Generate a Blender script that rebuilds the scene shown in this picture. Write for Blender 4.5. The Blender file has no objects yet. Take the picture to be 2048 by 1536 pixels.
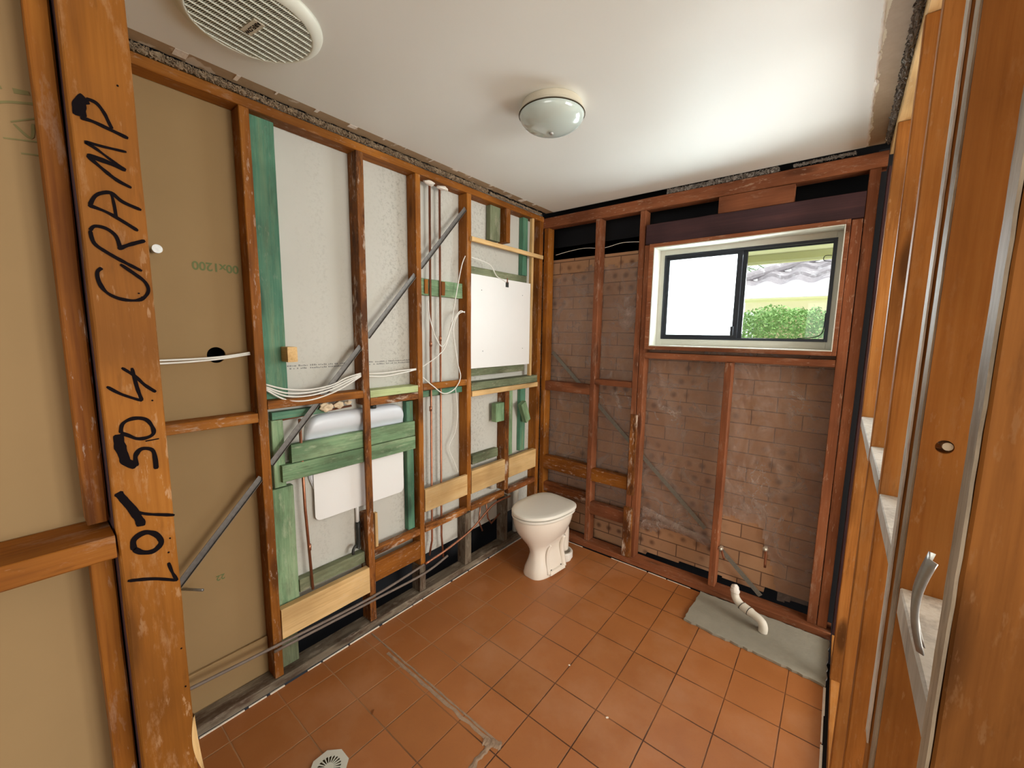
import bpy, bmesh, math, random
from mathutils import Vector, Matrix, noise
PI = math.pi
S = bpy.context.scene
C = S.collection

# ---------------------------------------------------------------- camera
cam_d = bpy.data.cameras.new('camera'); cam = bpy.data.objects.new('camera', cam_d); C.objects.link(cam)
cam_d.sensor_width = 36; cam_d.lens = 810.05 / 2048 * 36; cam_d.clip_start = 0.02
cam.matrix_world = (Matrix.Translation((1.686, -2.5325, 1.5356)) @ Matrix.Rotation(math.radians(38.9243), 4, 'Z')
                    @ Matrix.Rotation(math.radians(82.8584), 4, 'X') @ Matrix.Rotation(math.radians(0.7967), 4, 'Z'))
S.camera = cam
# ---------------------------------------------------------------- world, sun, colour
S.view_settings.view_transform = 'Standard'; S.view_settings.look = 'None'
S.view_settings.exposure = 0.72; S.view_settings.gamma = 1.0; S.view_settings.use_curve_mapping = False
w = bpy.data.worlds.new('world'); S.world = w; w.use_nodes = True
wb = w.node_tree.nodes['Background']; wb.inputs[0].default_value = (0.95, 0.97, 1.0, 1); wb.inputs[1].default_value = 1.05
sd = bpy.data.lights.new('sun', 'SUN'); sd.energy = 2.3; sd.angle = math.radians(3); sd.color = (1.0, 0.95, 0.85)
sun = bpy.data.objects.new('sun', sd); C.objects.link(sun)
sun.rotation_euler = Vector((0.45, -0.35, 0.85)).to_track_quat('Z', 'Y').to_euler()
# daylight through the next-room and bathroom windows, plus hall fill
def area(name, loc, look, sx, sy, e, col):
    d = bpy.data.lights.new(name, 'AREA'); d.shape = 'RECTANGLE'; d.size = sx; d.size_y = sy; d.energy = e; d.color = col
    o = bpy.data.objects.new(name, d); C.objects.link(o); o.location = loc
    o.rotation_euler = (Vector(loc) - Vector(look)).to_track_quat('Z', 'Y').to_euler(); return o
area('next_room_window', (4.6, -1.1, 1.5), (0.6, -1.2, 1.2), 1.8, 1.4, 74, (1.0, 0.96, 0.88))
area('hall_fill_light', (2.3, -5.2, 1.5), (1.5, -0.6, 1.3), 1.6, 1.3, 19, (1.0, 0.95, 0.87))  # unseen fill lamp added behind the camera
wd = area('bathroom_window_daylight', (1.2, 0.135, 1.77), (0.80, -1.3, 1.60), 0.78, 0.44, 9, (0.92, 0.98, 1.0)); wd.visible_camera = False; wd.data.spread = math.radians(150)

# ---------------------------------------------------------------- node helpers
def newmat(name):
    m = bpy.data.materials.new(name); m.use_nodes = True
    nt = m.node_tree; b = nt.nodes['Principled BSDF']; return m, nt, b
def N(nt, t, **k):
    n = nt.nodes.new(t)
    for a, v in k.items(): setattr(n, a, v)
    return n
def L(nt, a, b): nt.links.new(a, b)
def val(nt, sock, v):
    if isinstance(v, (int, float)): sock.default_value = v
    else: L(nt, v, sock)
def math_(nt, op, a, b=0.0, c=None):
    n = N(nt, 'ShaderNodeMath', operation=op); val(nt, n.inputs[0], a); val(nt, n.inputs[1], b)
    if c is not None: val(nt, n.inputs[2], c)
    return n.outputs[0]
def ramp(nt, fac, stops):
    r = N(nt, 'ShaderNodeValToRGB'); e = r.color_ramp.elements
    while len(e) < len(stops): e.new(0.5)
    for k, (p, c) in enumerate(stops):
        e[k].position = p; e[k].color = c if len(c) == 4 else (*c, 1)
    L(nt, fac, r.inputs[0]); return r.outputs[0]
def g1(v): return (v, v, v)
def mixc(nt, fac, a, b, blend='MIX'):
    n = N(nt, 'ShaderNodeMix', data_type='RGBA', blend_type=blend); val(nt, n.inputs[0], fac)
    for s, v in ((n.inputs[6], a), (n.inputs[7], b)):
        if isinstance(v, tuple): s.default_value = (*v[:3], 1)
        else: L(nt, v, s)
    return n.outputs[2]
def noise_(nt, vec, scale, detail=4, rough=0.5, dist=0.0):
    n = N(nt, 'ShaderNodeTexNoise'); n.inputs['Scale'].default_value = scale; n.inputs['Detail'].default_value = detail
    n.inputs['Roughness'].default_value = rough; n.inputs['Distortion'].default_value = dist; L(nt, vec, n.inputs['Vector']); return n.outputs[0]
def coords(nt, rnd=True):
    tc = N(nt, 'ShaderNodeTexCoord').outputs['Object']
    if not rnd: return tc
    oi = N(nt, 'ShaderNodeObjectInfo').outputs['Random']
    a = N(nt, 'ShaderNodeVectorMath', operation='ADD'); L(nt, tc, a.inputs[0])
    cx = N(nt, 'ShaderNodeCombineXYZ')
    for k, s in enumerate((37.0, 53.0, 71.0)): L(nt, math_(nt, 'MULTIPLY', oi, s), cx.inputs[k])
    L(nt, cx.outputs[0], a.inputs[1]); return a.outputs[0]
def scaled(nt, vec, s):
    m = N(nt, 'ShaderNodeMapping'); m.inputs['Scale'].default_value = s; L(nt, vec, m.inputs[0]); return m.outputs[0]
def bump(nt, b, h, dist=0.002, strength=0.5):
    n = N(nt, 'ShaderNodeBump'); n.inputs['Distance'].default_value = dist; n.inputs['Strength'].default_value = strength
    L(nt, h, n.inputs['Height']); L(nt, n.outputs[0], b.inputs['Normal'])

def wood(name, dark, mid, light, axis, dust=0.0, dustcol=(0.62, 0.52, 0.42), knot=1.0, rough=0.62, stain=0.0, dirty=0.0, flecks=0.42):
    m, nt, b = newmat(name); v = coords(nt)
    def sc(al, cr): return tuple(al if 'xyz'[k] == axis else cr for k in range(3))
    wv = scaled(nt, v, sc(1.3, 13)); n1 = noise_(nt, wv, 1.0, 5, 0.55, 0.6)
    fine = noise_(nt, scaled(nt, v, sc(5, 150)), 1.0, 3, 0.6)
    big = noise_(nt, v, 2.6, 3, 0.5)
    f = math_(nt, 'ADD', math_(nt, 'MULTIPLY', n1, 0.62), math_(nt, 'MULTIPLY', fine, 0.38))
    col = ramp(nt, f, [(0.30, dark), (0.50, mid), (0.70, light)])
    col = mixc(nt, ramp(nt, big, [(0.38, g1(0)), (0.68, g1(0.65))]), col, tuple(c * 0.55 for c in dark))
    vo = N(nt, 'ShaderNodeTexVoronoi'); L(nt, scaled(nt, v, sc(2.3, 9)), vo.inputs['Vector']); vo.inputs['Scale'].default_value = 1.0
    kf = ramp(nt, vo.outputs['Distance'], [(0.0, g1(1)), (0.13, g1(0.85)), (0.22, g1(0))])
    col = mixc(nt, math_(nt, 'MULTIPLY', kf, 0.7 * knot), col, tuple(c * 0.28 for c in dark))
    if dirty:
        d = noise_(nt, scaled(nt, v, sc(6, 22)), 1.0, 6, 0.7)
        col = mixc(nt, ramp(nt, d, [(0.48, g1(0)), (0.62, g1(dirty))]), col, (0.05, 0.018, 0.008))
    if flecks:
        d = noise_(nt, scaled(nt, v, sc(24, 90)), 1.0, 4, 0.6)
        msk = ramp(nt, noise_(nt, v, 4.0, 3, 0.6), [(0.46, g1(0)), (0.60, g1(flecks))])
        col = mixc(nt, math_(nt, 'MULTIPLY', ramp(nt, d, [(0.60, g1(0)), (0.66, g1(1))]), msk), col, dustcol)
        d2 = noise_(nt, scaled(nt, v, sc(10, 60)), 1.0, 4, 0.6)
        col = mixc(nt, ramp(nt, d2, [(0.62, g1(0)), (0.70, g1(0.6 * flecks))]), col, tuple(c * 0.35 for c in dark))
    if dust:
        d = noise_(nt, scaled(nt, v, sc(7, 26)), 1.0, 7, 0.72)
        col = mixc(nt, ramp(nt, d, [(0.56, g1(0)), (0.66, g1(dust))]), col, dustcol)
    L(nt, col, b.inputs['Base Color']); b.inputs['Roughness'].default_value = rough
    b.inputs['Specular IOR Level'].default_value = 0.18
    bump(nt, b, f, 0.0015, 0.5); return m
WO = {}
for ax in 'xyz':
    WO['old' + ax] = wood('orange_pine_' + ax, (0.16, 0.045, 0.006), (0.31, 0.105, 0.012), (0.42, 0.165, 0.025), ax, dust=0.16)
    WO['dirty' + ax] = wood('stained_pine_' + ax, (0.13, 0.04, 0.009), (0.30, 0.105, 0.02), (0.45, 0.18, 0.045), ax, dust=0.8, dirty=0.8)
    WO['back' + ax] = wood('redbrown_pine_' + ax, (0.16, 0.050, 0.020), (0.26, 0.088, 0.036), (0.36, 0.135, 0.06), ax, dust=0.22, dustcol=(0.5, 0.36, 0.26))
    WO['right' + ax] = wood('amber_pine_' + ax, (0.26, 0.095, 0.020), (0.45, 0.18, 0.042), (0.56, 0.26, 0.075), ax, knot=1.3, dust=0.2, dustcol=(0.5,0.3,0.16))
    WO['lint' + ax] = wood('purple_brown_hardwood_' + ax, (0.035, 0.018, 0.022), (0.060, 0.028, 0.032), (0.095, 0.042, 0.042), ax, knot=0, rough=0.5, flecks=0.0)
    WO['pale' + ax] = wood('new_pale_pine_' + ax, (0.52, 0.31, 0.12), (0.72, 0.48, 0.22), (0.82, 0.60, 0.32), ax, knot=0.9, flecks=0.25)
    WO['green' + ax] = wood('green_treated_pine_' + ax, (0.10, 0.20, 0.10), (0.24, 0.38, 0.21), (0.42, 0.52, 0.32), ax, knot=0.8, dust=0.3, dustcol=(0.6, 0.62, 0.45), dirty=0.3, flecks=0.15)
    WO['limegreen' + ax] = wood('pale_lime_treated_pine_' + ax, (0.25, 0.32, 0.13), (0.46, 0.54, 0.26), (0.60, 0.66, 0.38), ax, knot=0.4)
    WO['teal' + ax] = wood('teal_treated_pine_' + ax, (0.05, 0.17, 0.11), (0.13, 0.30, 0.195), (0.30, 0.38, 0.21), ax, knot=1.0, dirty=0.2, flecks=0.12)
    WO['mossgreen' + ax] = wood('dull_olive_treated_pine_' + ax, (0.09, 0.11, 0.06), (0.19, 0.22, 0.13), (0.28, 0.30, 0.18), ax, knot=0.5, dust=0.2, dirty=0.3)
    WO['grey' + ax] = wood('grey_dusty_timber_' + ax, (0.10, 0.075, 0.05), (0.20, 0.16, 0.115), (0.32, 0.27, 0.2), ax, dust=0.5, dirty=0.7, dustcol=(0.4, 0.34, 0.27))
    WO['rust' + ax] = wood('rust_brown_timber_' + ax, (0.12, 0.035, 0.01), (0.24, 0.075, 0.02), (0.36, 0.13, 0.04), ax, dust=0.5, dirty=0.5)
WO['cramp'] = wood('marked_orange_pine', (0.21, 0.070, 0.007), (0.31, 0.110, 0.012), (0.39, 0.15, 0.022), 'z', dust=0.18, dustcol=(0.62, 0.42, 0.25), knot=0.8)
WO['paleedge'] = wood('pale_grey_plaster_edge', (0.30, 0.24, 0.17), (0.52, 0.44, 0.34), (0.66, 0.60, 0.50), 'z', knot=0.0, dust=0.5, dirty=0.3)
WO['whitewood'] = wood('plaster_covered_timber', (0.55, 0.50, 0.43), (0.75, 0.72, 0.67), (0.86, 0.85, 0.82), 'z', knot=0.0, dust=0.3, dirty=0.35)

def plain(name, col, rough=0.6, var=0.0, scale=6, bmp=0.0, bscale=60, metal=0.0, coat=0.0, spots=None, spec=0.5):
    m, nt, b = newmat(name); v = coords(nt)
    c = col
    if var:
        c = mixc(nt, noise_(nt, v, scale, 5, 0.6), tuple(x * (1 - var) for x in col), tuple(min(1, x * (1 + var)) for x in col))
    if spots:
        c = mixc(nt, ramp(nt, noise_(nt, v, spots[1], 6, 0.7), [(spots[2], g1(0)), (spots[2] + 0.1, g1(1))]), c, spots[0])
    if isinstance(c, tuple): b.inputs['Base Color'].default_value = (*c, 1)
    else: L(nt, c, b.inputs['Base Color'])
    b.inputs['Roughness'].default_value = rough; b.inputs['Metallic'].default_value = metal; b.inputs['Coat Weight'].default_value = coat
    b.inputs['Specular IOR Level'].default_value = spec
    if bmp: bump(nt, b, noise_(nt, v, bscale, 5, 0.6), bmp, 0.6)
    return m
M = {}
M['brown_board'] = plain('brown_plasterboard_paper', (0.31, 0.205, 0.098), 0.85, 0.10, 3, spec=0.2)
def cement():
    m, nt, b = newmat('grey_fibre_cement_board'); v = coords(nt, False)
    base = mixc(nt, noise_(nt, v, 2.5, 4), (0.47, 0.46, 0.41), (0.60, 0.59, 0.54))
    fl = noise_(nt, scaled(nt, v, (1, 60, 60)), 1.0, 5, 0.8)
    band = noise_(nt, scaled(nt, v, (1, 5.5, 0.25)), 1.0, 2, 0.5)
    f = math_(nt, 'MULTIPLY', ramp(nt, fl, [(0.50, g1(0)), (0.62, g1(1))]), ramp(nt, band, [(0.42, g1(0)), (0.62, g1(0.8))]))
    col = mixc(nt, math_(nt, 'MULTIPLY', f, 0.75), base, (0.30, 0.29, 0.25))
    L(nt, col, b.inputs['Base Color']); b.inputs['Roughness'].default_value = 0.75; bump(nt, b, fl, 0.001, 0.3); return m
M['cement'] = cement()
def ceiling_mat():
    m, nt, b = newmat('painted_ceiling_with_torn_edges'); v = N(nt, 'ShaderNodeTexCoord').outputs['Object']
    s = N(nt, 'ShaderNodeSeparateXYZ'); L(nt, v, s.inputs[0])
    n = noise_(nt, v, 9, 6, 0.6); n2 = noise_(nt, v, 26, 6, 0.7)
    off = math_(nt, 'MULTIPLY', math_(nt, 'SUBTRACT', n, 0.5), 0.05)
    left = math_(nt, 'GREATER_THAN', s.outputs[0], math_(nt, 'MULTIPLY', math_(nt, 'SUBTRACT', n2, 0.5), 0.006))
    leftp = math_(nt, 'LESS_THAN', s.outputs[0], math_(nt, 'ADD', -0.036, math_(nt, 'MULTIPLY', math_(nt, 'SUBTRACT', n, 0.5), 0.05)))
    right = math_(nt, 'LESS_THAN', s.outputs[0], 1.693)
    paint = math_(nt, 'MULTIPLY', left, right)
    cream = math_(nt, 'LESS_THAN', s.outputs[0], math_(nt, 'ADD', 1.704, off))
    paper = mixc(nt, n2, (0.30, 0.21, 0.12), (0.46, 0.34, 0.22))
    pr = mixc(nt, math_(nt, 'MULTIPLY', cream, left), paper, (0.62, 0.54, 0.38))
    spots = ramp(nt, noise_(nt, v, 14, 3, 0.5), [(0.60, g1(0)), (0.63, g1(1))])
    pr = mixc(nt, math_(nt, 'MULTIPLY', spots, math_(nt, 'LESS_THAN', s.outputs[0], 0.0)), pr, (0.6, 0.52, 0.42))
    pc = mixc(nt, noise_(nt, v, 1.5, 2), (0.76, 0.745, 0.70), (0.80, 0.785, 0.745))
    L(nt, mixc(nt, paint, pr, pc), b.inputs['Base Color']); b.inputs['Roughness'].default_value = 0.55
    return m
M['ceiling'] = ceiling_mat()
def tile_mat():
    m, nt, b = newmat('terracotta_floor_tiles'); v = N(nt, 'ShaderNodeTexCoord').outputs['Object']
    s = N(nt, 'ShaderNodeSeparateXYZ'); L(nt, v, s.inputs[0])
    wob = math_(nt, 'MULTIPLY', math_(nt, 'SUBTRACT', noise_(nt, v, 30, 3), 0.5), 0.0022)
    def cell(c, o, p):
        t = math_(nt, 'DIVIDE', math_(nt, 'SUBTRACT', math_(nt, 'ADD', c, wob), o), p)
        fl = math_(nt, 'FLOOR', t); fr = math_(nt, 'SUBTRACT', t, fl)
        return fl, math_(nt, 'MULTIPLY', math_(nt, 'MINIMUM', fr, math_(nt, 'SUBTRACT', 1.0, fr)), p)
    ix, dx = cell(s.outputs[0], 0.2364, 0.199)
    far = math_(nt, 'GREATER_THAN', s.outputs[1], -1.52)
    i1, d1 = cell(s.outputs[1], -0.5468, 0.199); i2, d2 = cell(s.outputs[1], -1.543, 0.2)
    def sel(a, c): return math_(nt, 'ADD', math_(nt, 'MULTIPLY', far, a), math_(nt, 'MULTIPLY', math_(nt, 'SUBTRACT', 1.0, far), c))
    iy = sel(i1, i2); dy = sel(d1, d2)
    d = math_(nt, 'MINIMUM', dx, dy)
    grout = ramp(nt, math_(nt, 'MULTIPLY', d, 100), [(0.13, g1(1)), (0.30, g1(0))])
    cx = N(nt, 'ShaderNodeCombineXYZ'); L(nt, ix, cx.inputs[0]); L(nt, iy, cx.inputs[1])
    wn = N(nt, 'ShaderNodeTexWhiteNoise', noise_dimensions='3D'); L(nt, cx.outputs[0], wn.inputs['Vector'])
    mott = noise_(nt, v, 7, 5, 0.6); sp = noise_(nt, v, 160, 2, 0.5)
    tc = mixc(nt, mott, (0.27, 0.088, 0.018), (0.39, 0.145, 0.040))
    tc = mixc(nt, math_(nt, 'MULTIPLY', wn.outputs[0], 0.35), tc, (0.42, 0.145, 0.045))
    tc = mixc(nt, ramp(nt, sp, [(0.6, g1(0)), (0.75, g1(0.25))]), tc, (0.2, 0.06, 0.02))
    dust = ramp(nt, noise_(nt, v, 2.2, 5, 0.65), [(0.5, g1(0)), (0.72, g1(0.35))])
    tc = mixc(nt, dust, tc, (0.50, 0.26, 0.14))
    wear = ramp(nt, noise_(nt, v, 3.5, 2, 0.5), [(0.40, g1(1.0)), (0.62, g1(0.55))])
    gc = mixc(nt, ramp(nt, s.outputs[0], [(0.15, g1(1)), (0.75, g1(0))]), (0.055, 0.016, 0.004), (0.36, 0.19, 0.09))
    col = mixc(nt, math_(nt, 'MULTIPLY', grout, wear), tc, gc)
    L(nt, col, b.inputs['Base Color'])
    L(nt, ramp(nt, mott, [(0.3, g1(0.42)), (0.7, g1(0.6))]), b.inputs['Roughness'])
    h = math_(nt, 'SUBTRACT', math_(nt, 'MULTIPLY', mott, 0.25), grout)
    bump(nt, b, h, 0.0015, 0.8); return m
M['tiles'] = tile_mat()
def brick_mat(name, c1, c2, mortar, scale=1.0, spots=True, dark=0.8):
    m, nt, b = newmat(name); v = N(nt, 'ShaderNodeTexCoord').outputs['Object']
    mp = N(nt, 'ShaderNodeMapping'); mp.inputs['Rotation'].default_value = (-PI / 2, 0, 0); L(nt, v, mp.inputs[0])
    s = N(nt, 'ShaderNodeSeparateXYZ'); L(nt, v, s.inputs[0])
    cx = N(nt, 'ShaderNodeCombineXYZ'); L(nt, s.outputs[0], cx.inputs[0]); L(nt, s.outputs[2], cx.inputs[1])
    bt = N(nt, 'ShaderNodeTexBrick'); L(nt, cx.outputs[0], bt.inputs['Vector'])
    bt.inputs['Scale'].default_value = 1.0; bt.inputs['Brick Width'].default_value = 0.24 * scale; bt.inputs['Row Height'].default_value = 0.086 * scale
    bt.inputs['Mortar Size'].default_value = 0.0035; bt.inputs['Mortar Smooth'].default_value = 0.3
    bt.inputs['Color1'].default_value = (*c1, 1); bt.inputs['Color2'].default_value = (*c2, 1); bt.inputs['Mortar'].default_value = (*mortar, 1)
    col = bt.outputs[0]
    if spots:
        row = math_(nt, 'FLOOR', math_(nt, 'DIVIDE', s.outputs[2], 0.086 * scale))
        par = math_(nt, 'MULTIPLY', math_(nt, 'MODULO', row, 2.0), 0.5)
        fx = math_(nt, 'MULTIPLY', math_(nt, 'SUBTRACT', math_(nt, 'FRACT', math_(nt, 'MULTIPLY', math_(nt, 'ADD', math_(nt, 'DIVIDE', s.outputs[0], 0.24 * scale), par), 3.0)), 0.5), 0.08)
        fz = math_(nt, 'MULTIPLY', math_(nt, 'SUBTRACT', math_(nt, 'FRACT', math_(nt, 'DIVIDE', s.outputs[2], 0.086 * scale)), 0.5), 0.086)
        dd = math_(nt, 'SQRT', math_(nt, 'ADD', math_(nt, 'MULTIPLY', fx, fx), math_(nt, 'MULTIPLY', fz, fz)))
        sf = math_(nt, 'MULTIPLY', ramp(nt, math_(nt, 'MULTIPLY', dd, 10), [(0.08, g1(1)), (0.26, g1(0))]), ramp(nt, noise_(nt, v, 4.5, 2), [(0.5, g1(0)), (0.62, g1(dark))]))
        col = mixc(nt, sf, col, (0.07, 0.025, 0.015))
    col = mixc(nt, math_(nt, 'MULTIPLY', noise_(nt, v, 5, 5, 0.7), 0.5), col, (0.20, 0.11, 0.06))
    L(nt, col, b.inputs['Base Color']); b.inputs['Roughness'].default_value = 0.9
    bump(nt, b, math_(nt, 'ADD', math_(nt, 'MULTIPLY', bt.outputs[1], -1.0), math_(nt, 'MULTIPLY', noise_(nt, v, 60, 4), 0.3)), 0.004, 0.7); return m
M['brick'] = brick_mat('brown_brick', (0.54, 0.31, 0.17), (0.43, 0.235, 0.13), (0.15, 0.08, 0.05))
M['nbrick'] = brick_mat('cream_brick', (0.66, 0.60, 0.36), (0.60, 0.52, 0.33), (0.50, 0.44, 0.30), 1.0, False)
def sheet_mat():
    m, nt, b = newmat('clouded_plastic_sheeting'); v = coords(nt, False)
    out = nt.nodes['Material Output']
    tr = N(nt, 'ShaderNodeBsdfTransparent'); tr.inputs[0].default_value = (0.90, 0.86, 0.82, 1)
    b.inputs['Base Color'].default_value = (0.38, 0.29, 0.25, 1); b.inputs['Roughness'].default_value = 0.25
    n = noise_(nt, v, 5, 6, 0.65, 1.5)
    fac = ramp(nt, n, [(0.40, g1(0.24)), (0.62, g1(0.50)), (0.78, g1(0.75))])
    n2 = noise_(nt, scaled(nt, v, (4.5, 4.5, 2.6)), 1.0, 5, 0.6, 2.2)
    cr = math_(nt, 'ABSOLUTE', math_(nt, 'SUBTRACT', n2, 0.5))
    crf = math_(nt, 'MULTIPLY', ramp(nt, math_(nt, 'MULTIPLY', cr, 10), [(0.02, g1(1)), (0.16, g1(0))]), ramp(nt, noise_(nt, v, 2.4, 2), [(0.52, g1(0)), (0.66, g1(0.55))]))
    L(nt, mixc(nt, crf, (0.46, 0.36, 0.31), (0.85, 0.80, 0.76)), b.inputs['Base Color'])  # pale streaks paint wrinkle highlights into the sheet colour
    fac = math_(nt, 'MAXIMUM', fac, crf)
    mx = N(nt, 'ShaderNodeMixShader'); L(nt, fac, mx.inputs[0]); L(nt, tr.outputs[0], mx.inputs[1]); L(nt, b.outputs[0], mx.inputs[2]); L(nt, mx.outputs[0], out.inputs[0])
    bump(nt, b, noise_(nt, scaled(nt, v, (9, 9, 5)), 1.0, 6, 0.7, 2.5), 0.02, 0.7)
    return m
M['sheet'] = sheet_mat()
M['black'] = plain('black_paper_and_cavity_dark', (0.006, 0.007, 0.010), 0.9)  # also used on black sheets standing for dark gaps
M['copper'] = plain('aged_copper_pipe', (0.44, 0.19, 0.11), 0.38, 0.45, 30, metal=0.85)
M['black_pipe'] = plain('grey_lagged_pipe', (0.17, 0.13, 0.105), 0.6, 0.4, 20)
M['cable'] = plain('white_cable_sheath', (0.80, 0.79, 0.74), 0.45)
M['cistern'] = plain('pale_blue_white_plastic', (0.70, 0.74, 0.80), 0.32, 0.03, 2)
M['white_panel'] = plain('white_plastic_panel', (0.82, 0.82, 0.81), 0.4, 0.05, 2)
M['foam'] = plain('cream_expanding_foam', (0.72, 0.58, 0.40), 0.8, 0.2, 40, bmp=0.004, bscale=90)
M['plaster'] = plain('white_plaster', (0.82, 0.77, 0.70), 0.8, 0.15, 40, bmp=0.004, bscale=80)
M['galv'] = plain('galvanised_steel', (0.36, 0.36, 0.35), 0.42, 0.35, 60, metal=0.75)
M['dull_steel'] = plain('dull_punched_steel', (0.20, 0.19, 0.16), 0.6, 0.5, 130, metal=0.3)
M['brace'] = plain('grey_steel_brace', (0.16, 0.15, 0.14), 0.5, 0.5, 70, metal=0.5)
M['porcelain'] = plain('glazed_cream_porcelain', (0.76, 0.69, 0.60), 0.16, coat=0.6)
M['seat'] = plain('cream_plastic_toilet_seat', (0.72, 0.69, 0.62), 0.30)
M['pvc'] = plain('off_white_pvc', (0.76, 0.72, 0.66), 0.35, 0.08, 8)
M['dirty_pvc'] = plain('dusty_pvc', (0.66, 0.62, 0.54), 0.5, 0.15, 25)
M['fan'] = plain('off_white_fan_plastic', (0.74, 0.76, 0.68), 0.35)
M['fandark'] = plain('dark_fan_interior', (0.035, 0.024, 0.010), 0.9, spec=0.1)
M['lampbase'] = plain('cream_enamel', (0.60, 0.55, 0.44), 0.4)
M['marker'] = plain('black_marker_ink', (0.006, 0.004, 0.005), 0.95, spec=0.08)
M['dark'] = plain('dark_fitting', (0.02, 0.022, 0.02), 0.5)
M['alu'] = plain('dark_bronze_aluminium', (0.022, 0.028, 0.038), 0.38, 0.3, 60, metal=0.3)
M['winwhite'] = plain('aged_white_window_paint', (0.60, 0.60, 0.53), 0.5, 0.07, 12)
M['slab'] = plain('grey_cement_patch', (0.27, 0.25, 0.20), 0.85, 0.22, 9, bmp=0.004, bscale=60)
M['mortar'] = plain('rough_old_mortar', (0.31, 0.21, 0.14), 0.9, 0.45, 45, bmp=0.006, bscale=90)
M['grout_edge'] = plain('white_grout_edge', (0.80, 0.72, 0.62), 0.8, 0.2, 60)
M['fluff'] = plain('grey_brown_loose_insulation', (0.27, 0.20, 0.13), 0.95, 0.85, 90)
M['fluffgrey'] = plain('grey_loose_insulation', (0.22, 0.20, 0.18), 0.95, 0.85, 80)
M['green_ink'] = plain('faded_green_print', (0.13, 0.155, 0.055), 0.8)
M['green_ink_faint'] = plain('very_faded_green_print', (0.18, 0.155, 0.055), 0.8)
M['grey_ink'] = plain('grey_printed_text', (0.22, 0.22, 0.21), 0.8)
M['brass'] = plain('dusty_brass', (0.55, 0.50, 0.42), 0.4, 0.3, 80, metal=0.6)
M['hall_floor'] = plain('brown_hall_floor', (0.30, 0.18, 0.10), 0.6, 0.1, 3)
M['hall_wall'] = plain('cream_hall_wall', (0.62, 0.53, 0.40), 0.7)
M['hall_ceiling'] = plain('white_hall_ceiling', (0.75, 0.73, 0.68), 0.7)
M['eave'] = plain('cream_eave_lining', (0.90, 0.93, 0.55), 0.7, 0.08, 5)
M['gutter'] = plain('white_gutter', (0.9, 0.9, 0.92), 0.5)
M['rooftile'] = plain('weathered_grey_roof_tiles', (0.30, 0.28, 0.31), 0.9, 0.4, 25, spots=((0.50, 0.49, 0.53), 10, 0.55))
M['leaf'] = plain('light_green_leaves', (0.24, 0.44, 0.14), 0.6, 0.8, 30)
M['palm'] = plain('palm_green', (0.20, 0.34, 0.16), 0.6, 0.3, 8)
M['bounce_path'] = plain('pale_bounce_concrete', (0.80, 0.80, 0.74), 0.9, 0.05, 4)
M['grass'] = plain('garden_grass', (0.16, 0.26, 0.06), 0.9, 0.3, 8)
m, nt, b = newmat('frosted_lamp_glass'); b.inputs['Base Color'].default_value = (0.52, 0.60, 0.57, 1); b.inputs['Roughness'].default_value = 0.07; b.inputs['Coat Weight'].default_value = 0.5; b.inputs['Subsurface Weight'].default_value = 0.0; M['dome'] = m
m, nt, b = newmat('clear_window_glass'); out = nt.nodes['Material Output']
tr = N(nt, 'ShaderNodeBsdfTransparent'); tr.inputs[0].default_value = (0.97, 0.99, 0.98, 1); gl = N(nt, 'ShaderNodeBsdfGlossy'); gl.inputs['Roughness'].default_value = 0.02
mx = N(nt, 'ShaderNodeMixShader'); mx.inputs[0].default_value = 0.05; L(nt, tr.outputs[0], mx.inputs[1]); L(nt, gl.outputs[0], mx.inputs[2]); L(nt, mx.outputs[0], out.inputs[0]); M['glass'] = m
m, nt, b = newmat('frosted_window_glass'); out = nt.nodes['Material Output']
tl = N(nt, 'ShaderNodeBsdfTranslucent'); tl.inputs[0].default_value = (0.94, 0.99, 1.0, 1); gl = N(nt, 'ShaderNodeBsdfGlossy'); gl.inputs['Roughness'].default_value = 0.15
tr = N(nt, 'ShaderNodeBsdfTransparent')
mx = N(nt, 'ShaderNodeMixShader'); mx.inputs[0].default_value = 0.06; L(nt, tl.outputs[0], mx.inputs[1]); L(nt, gl.outputs[0], mx.inputs[2]); L(nt, mx.outputs[0], out.inputs[0]); M['frost'] = m

# ---------------------------------------------------------------- object helpers
R = random.Random(7)
def tag(o, label, cat, group=None, kind=None):
    if label: o['label'] = label
    if cat: o['category'] = cat
    if group: o['group'] = group
    if kind: o['kind'] = kind
    return o
def obj(name, bm, mat, parent=None, smooth=False, origin=None):
    me = bpy.data.meshes.new(name)
    if origin is not None: bmesh.ops.translate(bm, verts=bm.verts, vec=-Vector(origin))
    bmesh.ops.recalc_face_normals(bm, faces=bm.faces)
    bm.to_mesh(me); bm.free(); me.materials.append(mat)
    if smooth:
        for p in me.polygons: p.use_smooth = True
    o = bpy.data.objects.new(name, me); C.objects.link(o)
    if origin is not None: o.location = origin
    if parent:
        o.parent = parent; o.location = Vector(o.location) - Vector(parent.location) if origin is not None else -Vector(parent.location)
    return o
def empty(name, loc, label, cat, group=None, kind=None):
    o = bpy.data.objects.new(name, None); C.objects.link(o); o.location = loc; o.empty_display_size = 0.05
    return tag(o, label, cat, group, kind)
def box(bm, x0, x1, y0, y1, z0, z1):
    v = [bm.verts.new((x, y, z)) for x in (x0, x1) for y in (y0, y1) for z in (z0, z1)]
    for f in ((0, 1, 3, 2), (4, 6, 7, 5), (0, 4, 5, 1), (2, 3, 7, 6), (0, 2, 6, 4), (1, 5, 7, 3)): bm.faces.new([v[i] for i in f])
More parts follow.
